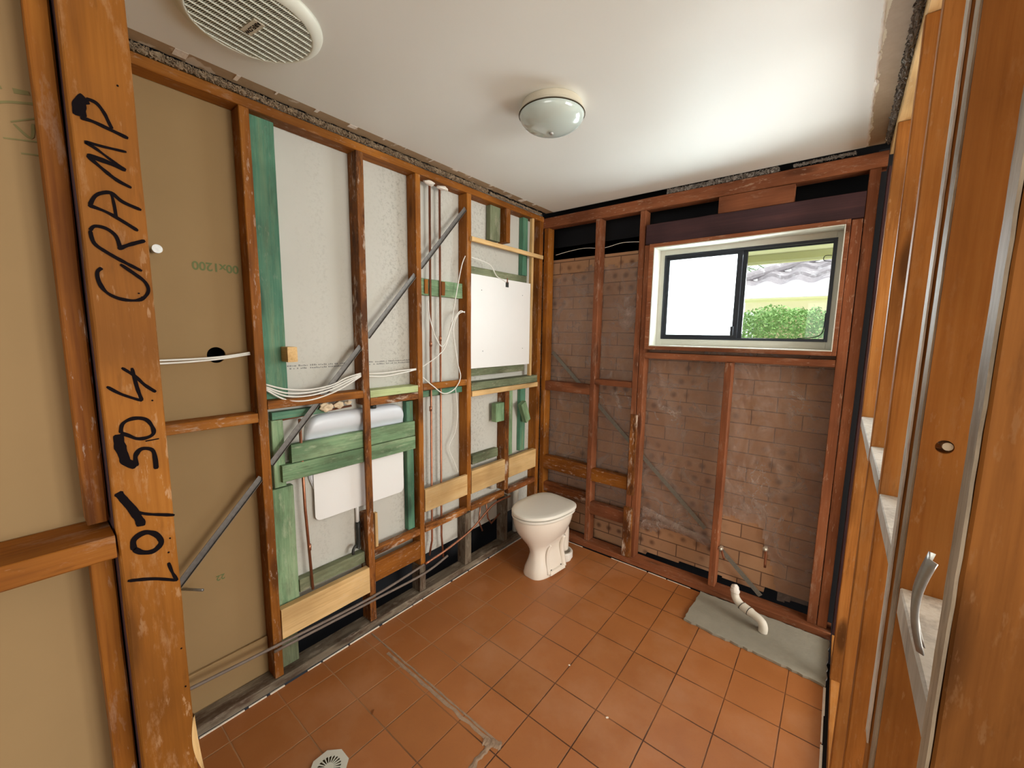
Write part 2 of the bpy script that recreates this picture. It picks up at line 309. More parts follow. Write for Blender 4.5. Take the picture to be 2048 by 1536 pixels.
def beam(bm, x0, x1, y0, y1, z0, z1, axis, jit=0.0012, ch=0.0022, rnd=R):
    """sawn timber: chamfered section swept along its grain with slight wander"""
    a = 'xyz'.index(axis); lo = [x0, y0, z0]; hi = [x1, y1, z1]; u, v = [k for k in range(3) if k != a]
    n = max(2, int((hi[a] - lo[a]) / 0.09)); rings = []
    ch = min(ch, (hi[u] - lo[u]) / 4, (hi[v] - lo[v]) / 4)
    for k in range(n + 1):
        t = k / n; pa = lo[a] + (hi[a] - lo[a]) * t; ring = []
        ju = [rnd.uniform(-jit, 0) for _ in range(4)]; jv = [rnd.uniform(-jit, 0) for _ in range(4)]
        cor = []
        for q, (su, sv) in enumerate(((-1, -1), (1, -1), (1, 1), (-1, 1))):
            pu = (lo[u] if su < 0 else hi[u]) + su * ju[q]; pv = (lo[v] if sv < 0 else hi[v]) + sv * jv[q]; cor.append((pu, pv, su, sv))
        for q, (pu, pv, su, sv) in enumerate(cor):
            c2 = ch * rnd.uniform(0.6, 1.5)
            p1 = (pu, pv - sv * c2); p2 = (pu - su * c2, pv)
            order = {(-1, -1): (p1, p2), (1, -1): (p2, p1), (1, 1): (p1, p2), (-1, 1): (p2, p1)}[(su, sv)]
            for p in order:
                co = [0, 0, 0]; co[a] = pa; co[u] = p[0]; co[v] = p[1]; ring.append(bm.verts.new(co))
        rings.append(ring)
    for r0, r1 in zip(rings, rings[1:]):
        for i in range(8): bm.faces.new((r0[i], r0[(i + 1) % 8], r1[(i + 1) % 8], r1[i]))
    bm.faces.new(rings[0]); bm.faces.new(rings[-1][::-1])
def board(name, label, cat, d, axis, mat, group=None, kind=None, jit=0.0012, parent=None, extra=None):
    bm = bmesh.new(); beam(bm, *d, axis, jit)
    if extra: extra(bm)
    o = obj(name, bm, WO[mat] if mat in WO else M[mat], parent, origin=((d[0] + d[1]) / 2, (d[2] + d[3]) / 2, d[4]))
    if not parent: tag(o, label, cat, group, kind)
    elif label: o['label'] = label
    return o
def prism(outline, plane, a0, a1, holes=(), mat=None):
    """outline in the two other axes, extruded along 'plane' axis from a0 to a1"""
    bm = bmesh.new(); a = 'xyz'.index(plane); u, v = [k for k in range(3) if k != a]
    def mk(p, q): co = [0, 0, 0]; co[a] = q; co[u] = p[0]; co[v] = p[1]; return bm.verts.new(co)
    edges = []
    for loop in [outline, *holes]:
        vs = [mk(p, a0) for p in loop]
        for i in range(len(vs)): edges.append(bm.edges.new((vs[i], vs[(i + 1) % len(vs)])))
    bmesh.ops.triangle_fill(bm, use_beauty=True, use_dissolve=False, edges=edges)
    ex = bmesh.ops.extrude_face_region(bm, geom=list(bm.faces))
    vec = [0, 0, 0]; vec[a] = a1 - a0
    bmesh.ops.translate(bm, vec=vec, verts=[e for e in ex['geom'] if isinstance(e, bmesh.types.BMVert)])
    return bm
def circ(cx, cy, r, n=28, ry=None): return [(cx + r * math.cos(2 * PI * k / n), cy + (ry or r) * math.sin(2 * PI * k / n)) for k in range(n)]
def rrect(x0, x1, y0, y1, r, n=6):
    pts = []
    for cx, cy, a in ((x1 - r, y1 - r, 0), (x0 + r, y1 - r, 90), (x0 + r, y0 + r, 180), (x1 - r, y0 + r, 270)):
        for k in range(n + 1): t = math.radians(a + 90 * k / n); pts.append((cx + r * math.cos(t), cy + r * math.sin(t)))
    return pts
def smooth_pts(pts, sub=6):
    P = [Vector(p) for p in pts]; 
    if len(P) < 3 or sub < 2: return P
    out = []
    for i in range(len(P) - 1):
        p0 = P[max(i - 1, 0)]; p1 = P[i]; p2 = P[i + 1]; p3 = P[min(i + 2, len(P) - 1)]
        for k in range(sub):
            t = k / sub
            out.append(0.5 * ((2 * p1) + (p2 - p0) * t + (2 * p0 - 5 * p1 + 4 * p2 - p3) * t * t + (3 * p1 - p0 - 3 * p2 + p3) * t ** 3))
    out.append(P[-1]); return out
def tube(bm, pts, r, n=10, sub=6, radii=None, cap=True):
    P = smooth_pts(pts, sub); rings = []; up = Vector((0.13, 0.21, 0.97)).normalized(); prev = None
    for i, p in enumerate(P):
        d = (P[min(i + 1, len(P) - 1)] - P[max(i - 1, 0)]).normalized()
        if prev is None:
            s = d.cross(up); s = s if s.length > 1e-3 else d.cross(Vector((1, 0, 0))); s.normalize()
        else: s = (prev - d * prev.dot(d)).normalized()
        prev = s; t = d.cross(s); rr = radii(i / (len(P) - 1)) if radii else r
        rings.append([bm.verts.new(p + (s * math.cos(2 * PI * k / n) + t * math.sin(2 * PI * k / n)) * rr) for k in range(n)])
    for a, b2 in zip(rings, rings[1:]):
        for k in range(n): bm.faces.new((a[k], a[(k + 1) % n], b2[(k + 1) % n], b2[k]))
    if cap: bm.faces.new(rings[0][::-1]); bm.faces.new(rings[-1])
def lathe(bm, prof, cx, cy, n=48, cz=0):
    rings = []
    for r, z in prof:
        if r < 1e-5: rings.append([bm.verts.new((cx, cy, cz + z))])
        else: rings.append([bm.verts.new((cx + r * math.cos(2 * PI * k / n), cy + r * math.sin(2 * PI * k / n), cz + z)) for k in range(n)])
    for a, b2 in zip(rings, rings[1:]):
        for k in range(n):
            q = [a[k % len(a)], a[(k + 1) % n % len(a)], b2[(k + 1) % n % len(b2)], b2[k % len(b2)]]
            q = list(dict.fromkeys(q))
            if len(q) > 2: bm.faces.new(q)
def strokes(bm, lines, plane_x, width, thick=0.0006, axis='x'):
    """felt-pen strokes: ribbons with round joints lying on a face at constant x"""
    lift = 0
    for pts in lines:
        P = smooth_pts([(plane_x, p[0], p[1]) for p in pts], 5); wd = width * (pts[0][2] if len(pts[0]) > 2 else 1)
        rows = []; lift += 0.00004
        for i, p in enumerate(P):
            d = (P[min(i + 1, len(P) - 1)] - P[max(i - 1, 0)]); d.x = 0; d.normalize(); nrm = Vector((0, -d.z, d.y))
            h = wd * 0.5 * (0.85 + 0.3 * noise.noise(Vector((p.y * 90, p.z * 90, 0))))
            if i in (0, len(P) - 1): h *= 0.6
            rows.append([bm.verts.new(p + nrm * h * s + Vector((q * (thick + lift), 0, 0))) for s, q in ((-1, 0), (-1, 1), (1, 1), (1, 0))])
        for a, b2 in zip(rows, rows[1:]):
            for k in range(3): bm.faces.new((a[k], a[k + 1], b2[k + 1], b2[k]))
def text(name, body, loc, rot, size, mat, parent):
    cu = bpy.data.curves.new(name, 'FONT'); cu.body = body; cu.size = size; cu.extrude = 0.0003; cu.align_x = 'CENTER'; cu.align_y = 'CENTER'; cu.offset = size * 0.02
    o = bpy.data.objects.new(name, cu); C.objects.link(o); cu.materials.append(mat)
    bpy.context.view_layer.update(); me = bpy.data.meshes.new_from_object(o.evaluated_get(bpy.context.evaluated_depsgraph_get())); bpy.data.objects.remove(o); me.name = name
    o = bpy.data.objects.new(name, me); C.objects.link(o); o.parent = parent
    o.location = Vector(loc) - Vector(parent.location); o.rotation_euler = rot; return o

# ================================================================= THE SETTING
# floor (tiles) and the hall floor beyond the doorway
bm = bmesh.new(); box(bm, -0.064, 1.762, -2.44, -0.043, -0.03, 0.0)
tag(obj('floor', bm, M['tiles']), 'terracotta tiled bathroom floor', 'floor', kind='structure')
bm = bmesh.new(); box(bm, -3.0, 7.0, -6.5, -2.44, -0.06, -0.004); box(bm, 1.90, 7.0, -2.44, 0.3, -0.06, -0.004)
tag(obj('floor_hall', bm, M['hall_floor']), 'plain brown floor of the hall outside the doorway', 'floor', kind='structure')
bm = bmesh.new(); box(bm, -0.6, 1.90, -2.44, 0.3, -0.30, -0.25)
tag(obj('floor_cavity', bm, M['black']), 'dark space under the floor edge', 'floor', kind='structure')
# ceiling with torn paper edges where the cornice was
rr = random.Random(3)
def ragged(p, q, step, amp):
    p = Vector(p); q = Vector(q); d = q - p; n = int(d.length / step); nr = Vector((-d.y, d.x)).normalized()
    return [tuple(p + d * (k / n) + nr * rr.uniform(-amp, amp)) for k in range(n)]
out = ragged((-0.062, -2.6), (1.757, -2.6), 0.2, 0) + ragged((1.757, -2.6), (1.757, 0.004), 0.022, 0.005) + ragged((1.757, 0.004), (-0.05, 0.004), 0.05, 0.002) + ragged((-0.062, 0.0), (-0.062, -2.6), 0.02, 0.005)
tag(obj('ceiling', prism(out, 'z', 2.40, 2.41), M['ceiling']), 'white painted ceiling sheet with torn brown paper edges', 'ceiling', kind='structure')
bm = bmesh.new(); box(bm, 0.0, 1.693, -2.6, 0.001, 2.3985, 2.40)
tag(obj('ceiling_paint', bm, plain('ceiling_white_paint', (0.80, 0.81, 0.775), 0.5, 0.02, 1.5)), 'smooth white paint layer of the ceiling', 'ceiling', kind='structure')
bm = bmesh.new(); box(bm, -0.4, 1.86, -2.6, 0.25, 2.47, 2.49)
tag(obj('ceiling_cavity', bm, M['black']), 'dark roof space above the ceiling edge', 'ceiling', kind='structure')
bm = bmesh.new(); box(bm, -3.0, 7.0, -6.5, -2.6, 2.45, 2.47); box(bm, 1.86, 7.0, -2.6, 0.5, 2.45, 2.47)
tag(obj('ceiling_hall', bm, M['hall_ceiling']), 'white ceiling of the hall and next room', 'ceiling', kind='structure')
# left wall: backs of the boards of the room beyond
wl = empty('wall_left', (-0.155, -1, 0), 'left wall of bare backing boards behind the studs', 'wall', kind='structure')
bm = bmesh.new(); box(bm, -0.166, -0.156, -1.905, 0.09, 0.205, 2.42); obj('cement_board', bm, M['cement'], wl)['label'] = 'mottled grey cement board'
hole = circ(-2.042, 1.438, 0.030)
obj('brown_board', prism([(-2.60, 0.0), (-1.905, 0.0), (-1.905, 2.42), (-2.60, 2.42)], 'x', -0.166, -0.156, [hole]), M['brown_board'], wl)['label'] = 'brown paper plasterboard back with a round hole'
bm = bmesh.new(); box(bm, -0.32, -0.31, -2.7, 0.2, -0.1, 2.45); obj('cavity_dark_sheet', bm, M['black'], wl)  # black sheet standing for the darkness inside the open cavity
text('printed_lettering', '00x1200', (-0.1553, -2.022, 1.765), (PI / 2, PI, PI / 2), 0.042, M['green_ink'], wl)['label'] = 'green upside-down print 0x1200'
text('printed_number', '22', (-0.1553, -2.085, 0.555), (PI / 2, PI, PI / 2), 0.030, M['green_ink'], wl)
bm = bmesh.new(); rt = random.Random(5)
for (ya, yb) in ((-1.80, -1.50), (-1.43, -1.12)):
    y = ya
    while y < yb:
        wd = rt.uniform(0.003, 0.007)
        for zz in (1.379, 1.367):
            if rt.random() < 0.86: box(bm, -0.156, -0.1554, y, y + wd, zz, zz + rt.uniform(0.004, 0.0075))
        y += wd + rt.uniform(0.0015, 0.004)
obj('printed_lines', bm, M['grey_ink'], wl)['label'] = 'two rows of tiny grey print'
# near left hall wall: board set behind its studs
wn = empty('wall_hall_left', (0.60, -3, 0), 'brown board wall left of the doorway', 'wall', kind='structure')
bm = bmesh.new(); box(bm, 0.592, 0.602, -4.2, -2.44, 0.0, 2.42); obj('brown_board', bm, M['brown_board'], wn)
bm = bmesh.new()
strokes(bm, [[(-2.515, 1.888), (-2.500, 1.896), (-2.470, 1.905)], [(-2.500, 1.866), (-2.472, 1.882)], [(-2.497, 1.864), (-2.480, 1.848), (-2.476, 1.872)],
             [(-2.510, 1.838), (-2.470, 1.845)], [(-2.466, 1.88), (-2.464, 1.845)], [(-2.493, 1.82), (-2.462, 1.825)]], 0.602, 0.0045)
obj('printed_mark', bm, M['green_ink_faint'], wn)['label'] = 'large faded green upside-down print'
bm = bmesh.new(); strokes(bm, [[(-2.515, 1.912), (-2.505, 1.916)], [(-2.493, 1.916), (-2.476, 1.919)]], 0.602, 0.012)
obj('printed_blob', bm, M['green_ink_faint'], wn)
bm = bmesh.new(); box(bm, -0.155, 0.60, -2.452, -2.432, 0.0, 2.42)  # added to stop light coming through the cross wall
tag(obj('wall_front_blocker', bm, M['brown_board']), 'cross wall board added to block light left of the doorway', 'wall', kind='structure')
# hall behind the camera
bm = bmesh.new(); box(bm, -3.0, 1.2, -5.6, -5.5, 0, 2.45); box(bm, 4.0, 7.0, -5.6, -5.5, 0, 2.45); box(bm, 1.2, 4.0, -5.6, -5.5, 0, 0.9); box(bm, 1.2, 4.0, -5.6, -5.5, 2.1, 2.45)
tag(obj('wall_hall_back', bm, M['hall_wall']), 'cream far wall of the hall with a window opening', 'wall', kind='structure')
bm = bmesh.new(); box(bm, 1.88, 7.0, -2.54, -2.50, 0, 2.45); box(bm, 6.96, 7.0, -5.5, -2.54, 0, 2.45)  # unseen walls added to cut the light reaching the hall
tag(obj('wall_light_block', bm, M['hall_wall']), 'unseen wall added between hall and next room to cut light', 'wall', kind='structure')
# back wall: brick skin and building paper
wk = empty('wall_back', (0.8, 0.11, 0), 'brick outer wall seen behind the studs', 'wall', kind='structure')
def wallbm(x0, x1, z0, z1, y0, y1, hx0, hx1, hz0, hz1):
    b2 = bmesh.new(); box(b2, x0, hx0, y0, y1, z0, z1); box(b2, hx1, x1, y0, y1, z0, z1); box(b2, hx0, hx1, y0, y1, z0, hz0)
    if hz1 < z1: box(b2, hx0, hx1, y0, y1, hz1, z1)
    return b2
bm = bmesh.new()
for (xa, xb, zb) in ((-0.40, 0.62, 0.02), (0.62, 0.76, 0.03), (0.76, 0.98, 0.05), (0.98, 1.24, 0.065), (1.24, 1.46, 0.055), (1.46, 1.74, 0.09)):
    zt = 1.45 if xb > 0.77 and xa < 1.6 else 2.085
    if xa >= 0.76 and xa < 1.5:
        box(bm, xa, xb, 0.112, 0.215, zb, 1.47)
    else: box(bm, xa, xb, 0.112, 0.215, zb, 2.085)
obj('brick_skin', bm, M['brick'], wk)
bm = bmesh.new(); box(bm, 1.655, 1.70, 0.1121, 0.2151, 1.40, 2.085); obj('brick_reveal', bm, M['brick'], wk)
bm = bmesh.new(); box(bm, -0.40, 2.2, 0.225, 0.235, 2.03, 2.47); box(bm, -0.4, 2.2, 0.225, 0.235, -0.3, 1.47); box(bm, -0.4, 0.76, 0.225, 0.235, 1.3, 2.2); box(bm, 1.66, 2.2, 0.225, 0.235, 1.3, 2.2)
box(bm, 1.742, 2.2, 0.08, 0.10, -0.2, 2.4); obj('building_paper_and_gap_dark', bm, M['black'], wk)  # last box is a black sheet put in for the dark corner gap
bm = bmesh.new(); box(bm, 0.72, 1.70, 0.112, 0.222, 2.03, 2.10); obj('head_flashing', bm, M['black'], wk)
# white grout line along three floor edges
bm = bmesh.new(); rt = random.Random(11)
def dashes(p, q, fn, gap=0.22):
    t = 0; Lg = (Vector(q) - Vector(p)).length
    while t < Lg:
        l = rt.uniform(0.05, 0.22)
        if rt.random() > gap: fn(t, min(t + l, Lg), rt.uniform(0.0040, 0.0065))
        t += l + rt.uniform(0, 0.02)
dashes((0, -2.3), (0, -0.05), lambda a, b2, w_: box(bm, -0.068, -0.068 + w_, -2.35 + a, -2.35 + b2, -0.004, rt.uniform(0.003, 0.005)), 0.04)
dashes((0, 0), (1.16, 0), lambda a, b2, w_: box(bm, -0.06 + a, -0.06 + b2, -0.043 - w_ * 0.3, -0.043 + w_ * 0.7, -0.004, 0.002), 0.3)
dashes((0, 0), (2.0, 0), lambda a, b2, w_: box(bm, 1.758, 1.758 + w_ * 1.4, -2.4 + a, -2.4 + b2, -0.004, 0.003), 0.1)
tag(obj('trim_1', bm, M['grout_edge']), 'broken white grout line along the floor tile edges', 'trim', kind='structure')

# ================================================================= FRAMING TIMBER
SG = 'bare studs of the left wall'
FX = -0.08; BX = -0.155
def lstud(label, y0, y1, z0, z1, mat='oldz', fx=FX, bx=BX, **k):
    return board('wall_stud', label, 'stud', (bx, fx, y0, y1, z0, z1), 'z', mat, SG, **k)
lstud('tall orange stud of the left wall between the brown board and the wide teal board', -1.939, -1.903, 0.042, 2.34)
# second stud is notched behind the cistern
bm = bmesh.new()
beam(bm, BX, FX, -1.482, -1.446, 1.18, 2.34, 'z'); beam(bm, -0.097, FX, -1.482, -1.446, 0.62, 1.18, 'z'); beam(bm, BX, FX, -1.482, -1.446, 0.042, 0.62, 'z')
tag(obj('wall_stud', bm, WO['dirtyz'], origin=(-0.117, -1.464, 0.042)), 'stained stud running in front of the white cistern', 'stud', SG)
lstud('stud just right of the white cistern, left of the two copper pipes', -1.156, -1.122, 0.20, 2.34)
lstud('short dusty stub under the stud right of the cistern', -1.165, -1.120, 0.042, 0.198, 'greyz')
lstud('stud between the two tall copper pipes and the white cupboard panel', -0.785, -0.748, 0.40, 2.34)
lstud('dusty grey stub under the stud right of the copper pipes', -0.800, -0.745, 0.042, 0.386, 'greyz')
lstud('corner stud closing the left wall beside the white cupboard panel', -0.045, -0.003, 0.042, 2.34, 'oldz')
lstud('short dirty stud below the white cupboard panel', -0.415, -0.371, 0.43, 1.135, 'dirtyz')
lstud('short brown stud hanging from the left top plate above the cupboard', -0.425, -0.384, 2.128, 2.34)
lstud('stub of dirty stud under the lower rail by the toilet', -0.412, -0.375, 0.042, 0.385, 'greyz')
# plates
def pl(label, d, ax, mat, name='top_plate', cat='plate', **k): return board(name, label, cat, d, ax, mat, **k)
pl('orange top plate along the head of the left wall', (BX, FX, -2.40, 0.0, 2.341, 2.378), 'y', 'oldy')
pl('dusty grey bottom plate along the foot of the left wall', (BX, -0.074, -2.43, -0.02, 0.0, 0.041), 'y', 'greyy', 'bottom_plate')
pl('brown top plate above the window wall', (-0.155, 1.775, 0.0, 0.075, 2.298, 2.368), 'x', 'backx')
pl('rotten brown bottom plate along the foot of the window wall', (-0.07, 1.775, -0.03, 0.075, 0.0, 0.038), 'x', 'backx', 'bottom_plate')
pl('pale top plate over the amber studs of the right wall', (1.775, 1.85, -2.35, -0.03, 2.335, 2.385), 'y', 'paley')
pl('bottom plate under the amber studs of the right wall', (1.778, 1.85, -2.35, -0.03, 0.0, 0.038), 'y', 'righty', 'bottom_plate')
# noggings, left wall
NG = 'noggings between the left wall studs'
def nog(label, d, ax, mat, g=NG, name='nogging', **k): return board(name, label, 'nogging', d, ax, mat, g, **k)
nog('orange nogging across the brown board bay, left of the first tall stud', (BX, FX, -2.42, -1.94, 1.170, 1.208), 'y', 'oldy')
nog('brown nogging just above the left half of the cistern under the white cables', (BX, FX, -1.902, -1.483, 1.216, 1.252), 'y', 'oldy')
nog('brown nogging under the pale green block above the right half of the cistern', (BX, FX, -1.445, -1.157, 1.172, 1.211), 'y', 'dirtyy')
nog('pale green block lying on the nogging above the cistern', (BX, FX, -1.445, -1.157, 1.2115, 1.249), 'y', 'limegreeny')
nog('brown nogging crossed by the two tall copper pipes', (-0.098, FX, -1.121, -0.786, 1.215, 1.253), 'y', 'oldy')
nog('pale new timber nogging under the white cupboard panel', (BX, -0.072, -0.747, -0.046, 1.139, 1.174), 'y', 'paley')
nog('dull green nogging right below the white cupboard panel', (BX, -0.078, -0.747, -0.046, 1.1745, 1.226), 'y', 'mossgreeny')
# lower rails in each bay
RG = 'rails at knee height in the left wall'
for label, y0, y1, m_ in (('low rail between the stained stud and the copper pipe bay', -1.445, -1.157, 'dirtyy'),
                          ('low rail crossing in front of the lower ends of the copper pipes', -1.119, -0.787, 'dirtyy'),
                          ('low rail left of the toilet under the golden boards', -0.747, -0.416, 'dirtyy'),
                          ('dark low rail in the corner behind the toilet', -0.370, -0.046, 'rusty')):
    nog(label, (-0.115, FX, y0, y1, 0.388, 0.428), 'y', m_, RG, 'wall_rail')
# new boards at knee height
BG = 'boards nailed between studs at knee height'
nog('pale yellow new pine board low in the left wall below the cistern', (-0.11, -0.074, -1.902, -1.483, 0.208, 0.345), 'y', 'paley', BG, 'backing_board')
nog('orange brown board low between the cistern bay studs', (-0.11, -0.082, -1.445, -1.157, 0.243, 0.352), 'y', 'oldy', BG, 'backing_board')
nog('golden board across the copper pipe bay', (-0.098, -0.076, -1.121, -0.786, 0.512, 0.646), 'y', 'paley', BG, 'backing_board')
nog('golden board between the pipe bay stud and the short dirty stud', (-0.11, -0.076, -0.747, -0.416, 0.505, 0.658), 'y', 'paley', BG, 'backing_board')
nog('golden board behind the toilet ending at the corner stud', (-0.11, -0.076, -0.370, -0.046, 0.510, 0.654), 'y', 'paley', BG, 'backing_board')
# green treated boards
GG = 'green treated timbers of the left wall'
def grn(label, d, ax, mat, **k): return board('treated_board', label, 'board', d, ax, mat, GG, **k)
grn('wide tall teal board right of the first tall stud, with a dark knot', (BX, -0.119, -1.900, -1.806, 1.253, 2.34), 'z', 'tealz')
grn('narrow green strip left of the cistern under the nogging', (BX, -0.122, -1.880, -1.832, 0.870, 1.160), 'z', 'greenz')
grn('wide green board standing left of the vertical copper pipe, below the cistern', (BX, -0.119, -1.900, -1.806, 0.30, 0.865), 'z', 'greenz')
grn('short yellow green stub at the foot of the first tall stud', (BX, -0.119, -1.900, -1.822, 0.042, 0.198), 'z', 'mossgreenz')
grn('teal strip lying above the left half of the cistern', (BX, -0.120, -1.875, -1.640, 1.162, 1.195), 'y', 'tealy')
grn('narrow dark green upright right of the cistern', (BX, -0.119, -1.207, -1.162, 0.425, 1.16), 'z', 'tealz')
grn('upper green board across the front of the cistern', (-0.128, -0.099, -1.815, -1.168, 0.968, 1.050), 'y', 'greeny')
grn('lower green board across the front of the cistern', (-0.134, -0.099, -1.855, -1.166, 0.892, 0.966), 'y', 'greeny')
grn('olive green piece lying behind the pale board at the copper pipe foot', (-0.154, -0.112, -1.805, -1.485, 0.360, 0.420), 'y', 'mossgreeny')
grn('green block behind the two copper pipes at their saddles', (-0.154, -0.118, -1.120, -0.787, 1.738, 1.828), 'y', 'greeny')
grn('teal strip behind the two copper pipes under the nogging', (-0.154, -0.122, -1.120, -0.787, 1.168, 1.205), 'y', 'tealy')
grn('green hanging piece beside the short brown hanging stud', (-0.152, -0.115, -0.545, -0.445, 2.128, 2.34), 'z', 'mossgreenz')
grn('narrow green upright at the top right of the cupboard panel', (-0.154, -0.115, -0.200, -0.145, 1.945, 2.34), 'z', 'tealz')
grn('dull green strip along the top of the cupboard panel', (-0.154, -0.10, -0.747, -0.170, 1.892, 1.938), 'y', 'mossgreeny')
grn('dull green strip along the bottom of the cupboard panel', (-0.154, -0.112, -0.747, -0.170, 1.262, 1.312), 'y', 'mossgreeny')
grn('small green block fixed left of the short dirty stud', (-0.13, -0.085, -0.505, -0.418, 0.935, 1.062), 'z', 'greenz')
grn('green strip right of the short dirty stud', (-0.154, -0.122, -0.325, -0.280, 0.66, 1.137), 'z', 'greenz')
grn('dark green upright near the wall corner below the cupboard', (-0.154, -0.122, -0.190, -0.130, 0.66, 1.137), 'z', 'tealz')
grn('grey green piece low behind the bay left of the short dirty stud', (-0.154, -0.115, -0.700, -0.45, 0.680, 0.742), 'y', 'mossgreeny')
o = grn('small green block nailed at a tilt near the wall corner', (-0.112, -0.075, -0.03, 0.03, 0.0, 0.155), 'z', 'greenz'); o.location = (-0.085, -0.160, 0.893); o.rotation_euler = (math.radians(-24), 0, 0)
o.rotation_euler = (math.radians(24), 0, 0)
board('timber_offcut', 'small offcut of timber stuck on the wide teal board, end grain showing', 'offcut', (-0.118, -0.055, -1.828, -1.788, 1.405, 1.468), 'x', 'palex')
# pale sticks by the cupboard
board('timber_batten', 'thin pale upright batten along the right side of the cupboard panel', 'batten', (-0.105, -0.078, -0.142, -0.118, 1.228, 2.34), 'z', 'palez')
board('timber_batten', 'thin pale batten fixed level above the cupboard panel', 'batten', (-0.0775, -0.058, -0.765, -0.03, 2.072, 2.100), 'y', 'paley')
board('timber_batten', 'short pale splint beside the stained stud below the cistern', 'batten', (-0.095, -0.072, -1.4445, -1.428, 0.44, 0.62), 'z', 'palez')
board('timber_batten', 'flat brown batten low across the brown board bay', 'batten', (-0.155, -0.140, -2.42, -1.94, 0.150, 0.215), 'y', 'brown_board')

# back (window) wall studs
SB = 'studs of the window wall'
def bstud(label, x0, x1, z0, z1, mat='backz', y0=0.0, y1=0.075): return board('wall_stud', label, 'stud', (x0, x1, y0, y1, z0, z1), 'z', mat, SB)
bstud('corner stud of the window wall next to the left wall', -0.076, -0.036, 0.04, 2.296, 'oldz')
bstud('first free stud of the window wall, right of the corner', 0.340, 0.378, 0.04, 2.296)
bstud('full height stud left of the window', 0.645, 0.682, 0.04, 2.296)
bstud('trimmer stud doubled against the full height stud left of the window', 0.684, 0.721, 0.04, 2.085)
bstud('stud standing under the window sill with a tap stub beside it', 1.183, 1.221, 0.04, 1.388)
bstud('trimmer stud right of the window under the dark lintel', 1.671, 1.713, 0.04, 2.085)
bstud('full height stud right of the window', 1.715, 1.757, 0.04, 2.296)
board('stud_packer', 'split packer nailed to the front of the doubled studs near the floor', 'packer', (0.640, 0.700, -0.024, -0.001, 0.040, 0.385), 'z', 'dirtyz')
board('stud_packer', 'splintered packer strip on the front of the doubled studs at waist height', 'packer', (0.655, 0.700, -0.018, -0.001, 0.475, 1.02), 'z', 'dirtyz')
NB = 'noggings of the window wall'
nog('nogging between the corner stud and the first free stud, chest height', (-0.035, 0.339, 0.0, 0.075, 1.112, 1.182), 'x', 'backx', NB)
nog('nogging left of the doubled studs, chest height', (0.379, 0.644, 0.0, 0.075, 1.190, 1.228), 'x', 'backx', NB)
nog('nogging between the corner stud and the first free stud, knee height', (-0.035, 0.339, 0.0, 0.05, 0.498, 0.602), 'x', 'oldx', NB)
nog('nogging left of the doubled studs, knee height', (0.379, 0.644, 0.0, 0.05, 0.495, 0.585), 'x', 'oldx', NB)
nog('lowest dirty nogging left of the doubled studs behind the toilet', (0.379, 0.644, 0.0, 0.05, 0.250, 0.338), 'x', 'backx', NB)
nog('dark sagging rail in the corner behind the toilet', (-0.035, 0.339, 0.01, 0.06, 0.315, 0.385), 'x', 'rustx', NB)
nog('long sill trimmer under the window', (0.722, 1.670, 0.0, 0.075, 1.390, 1.428), 'x', 'backx', NB)
board('window_lintel', 'dark purple brown lintel beam over the window', 'lintel', (0.694, 1.714, -0.012, 0.06, 2.0865, 2.205), 'x', 'lintx')
board('lintel_block', 'brown packing block above the middle of the lintel', 'block', (1.09, 1.436, 0.0, 0.06, 2.206, 2.297), 'x', 'backx')

# right wall, seen almost end on
SR = 'amber studs of the right wall'
RX0, RX1 = 1.775, 1.85
def rstud(label, y0, y1, mat='rightz', z1=2.334, x0=RX0, x1=RX1): return board('wall_stud', label, 'stud', (x0, x1, y0, y1, 0.0385, z1), 'z', mat, SR)
rstud('dark narrow stud in the far right corner', -0.025, 0.035, 'lintz', 2.29, 1.777, 1.815)
rstud('farthest amber stud of the right wall', -0.378, -0.342)
rstud('second amber stud of the right wall from the window end', -1.030, -0.992)
rstud('third amber stud of the right wall, dark knots on its side', -1.408, -1.372)
rstud('pale edged stud with plaster on its face, fourth from the window end', -1.735, -1.700)
# stud with a drilled hole
hc = (1.7965, 1.403)
hb = prism([(RX0, 0.0385), (RX1, 0.0385), (RX1, 2.334), (RX0, 2.334)], 'y', -1.815, -1.779, [circ(hc[0], hc[1], 0.0085, 20)])
es = tag(obj('wall_stud', hb, WO['rightz'], origin=(1.8125, -1.797, 0.0385)), 'amber stud drilled with a round hole, doubled close to its neighbour', 'stud', SR)
bm = bmesh.new(); tube(bm, [(1.7995, -1.8125, 1.4035), (1.7995, -1.755, 1.4035)], 0.0050, 16, 1)  # white plug stands for the brightness seen through the hole
tag(obj('hole_light_plug', bm, M['cable']), 'white plug standing for light seen through the drilled stud', 'pipe')
rstud('nearest wide stud of the right wall with big knots', -2.077, -2.046)
def face_strip(y0, y1, z0, z1, name, mat, parent, x=RX0):
    b2 = bmesh.new(); n = int((z1 - z0) / 0.02); rt2 = random.Random(int(-y0 * 1000)); rows = []
    for k in range(n + 1):
        z = z0 + (z1 - z0) * k / n; a = y0 + rt2.uniform(0, 0.0025); c = y1 - rt2.uniform(0, 0.0025)
        rows.append([b2.verts.new(p) for p in ((x, a, z), (x - 0.0022, a, z), (x - 0.0022, c, z), (x, c, z))])
    for r0, r1 in zip(rows, rows[1:]):
        for k in range(3): b2.faces.new((r0[k], r0[k + 1], r1[k + 1], r1[k]))
    b2.faces.new(rows[0]); b2.faces.new(rows[-1][::-1])
    return obj(name, b2, mat, parent)
rst = [o for o in C.objects if o.get('group') == SR]
def byl(s): return [o for o in rst if s in o['label']][0]
face_strip(-1.734, -1.702, 0.9, 2.33, 'plaster_edge', WO['whitewood'], byl('pale edged'))
face_strip(-1.814, -1.780, 0.2, 2.33, 'plaster_edge', WO['paleedge'], byl('drilled'))
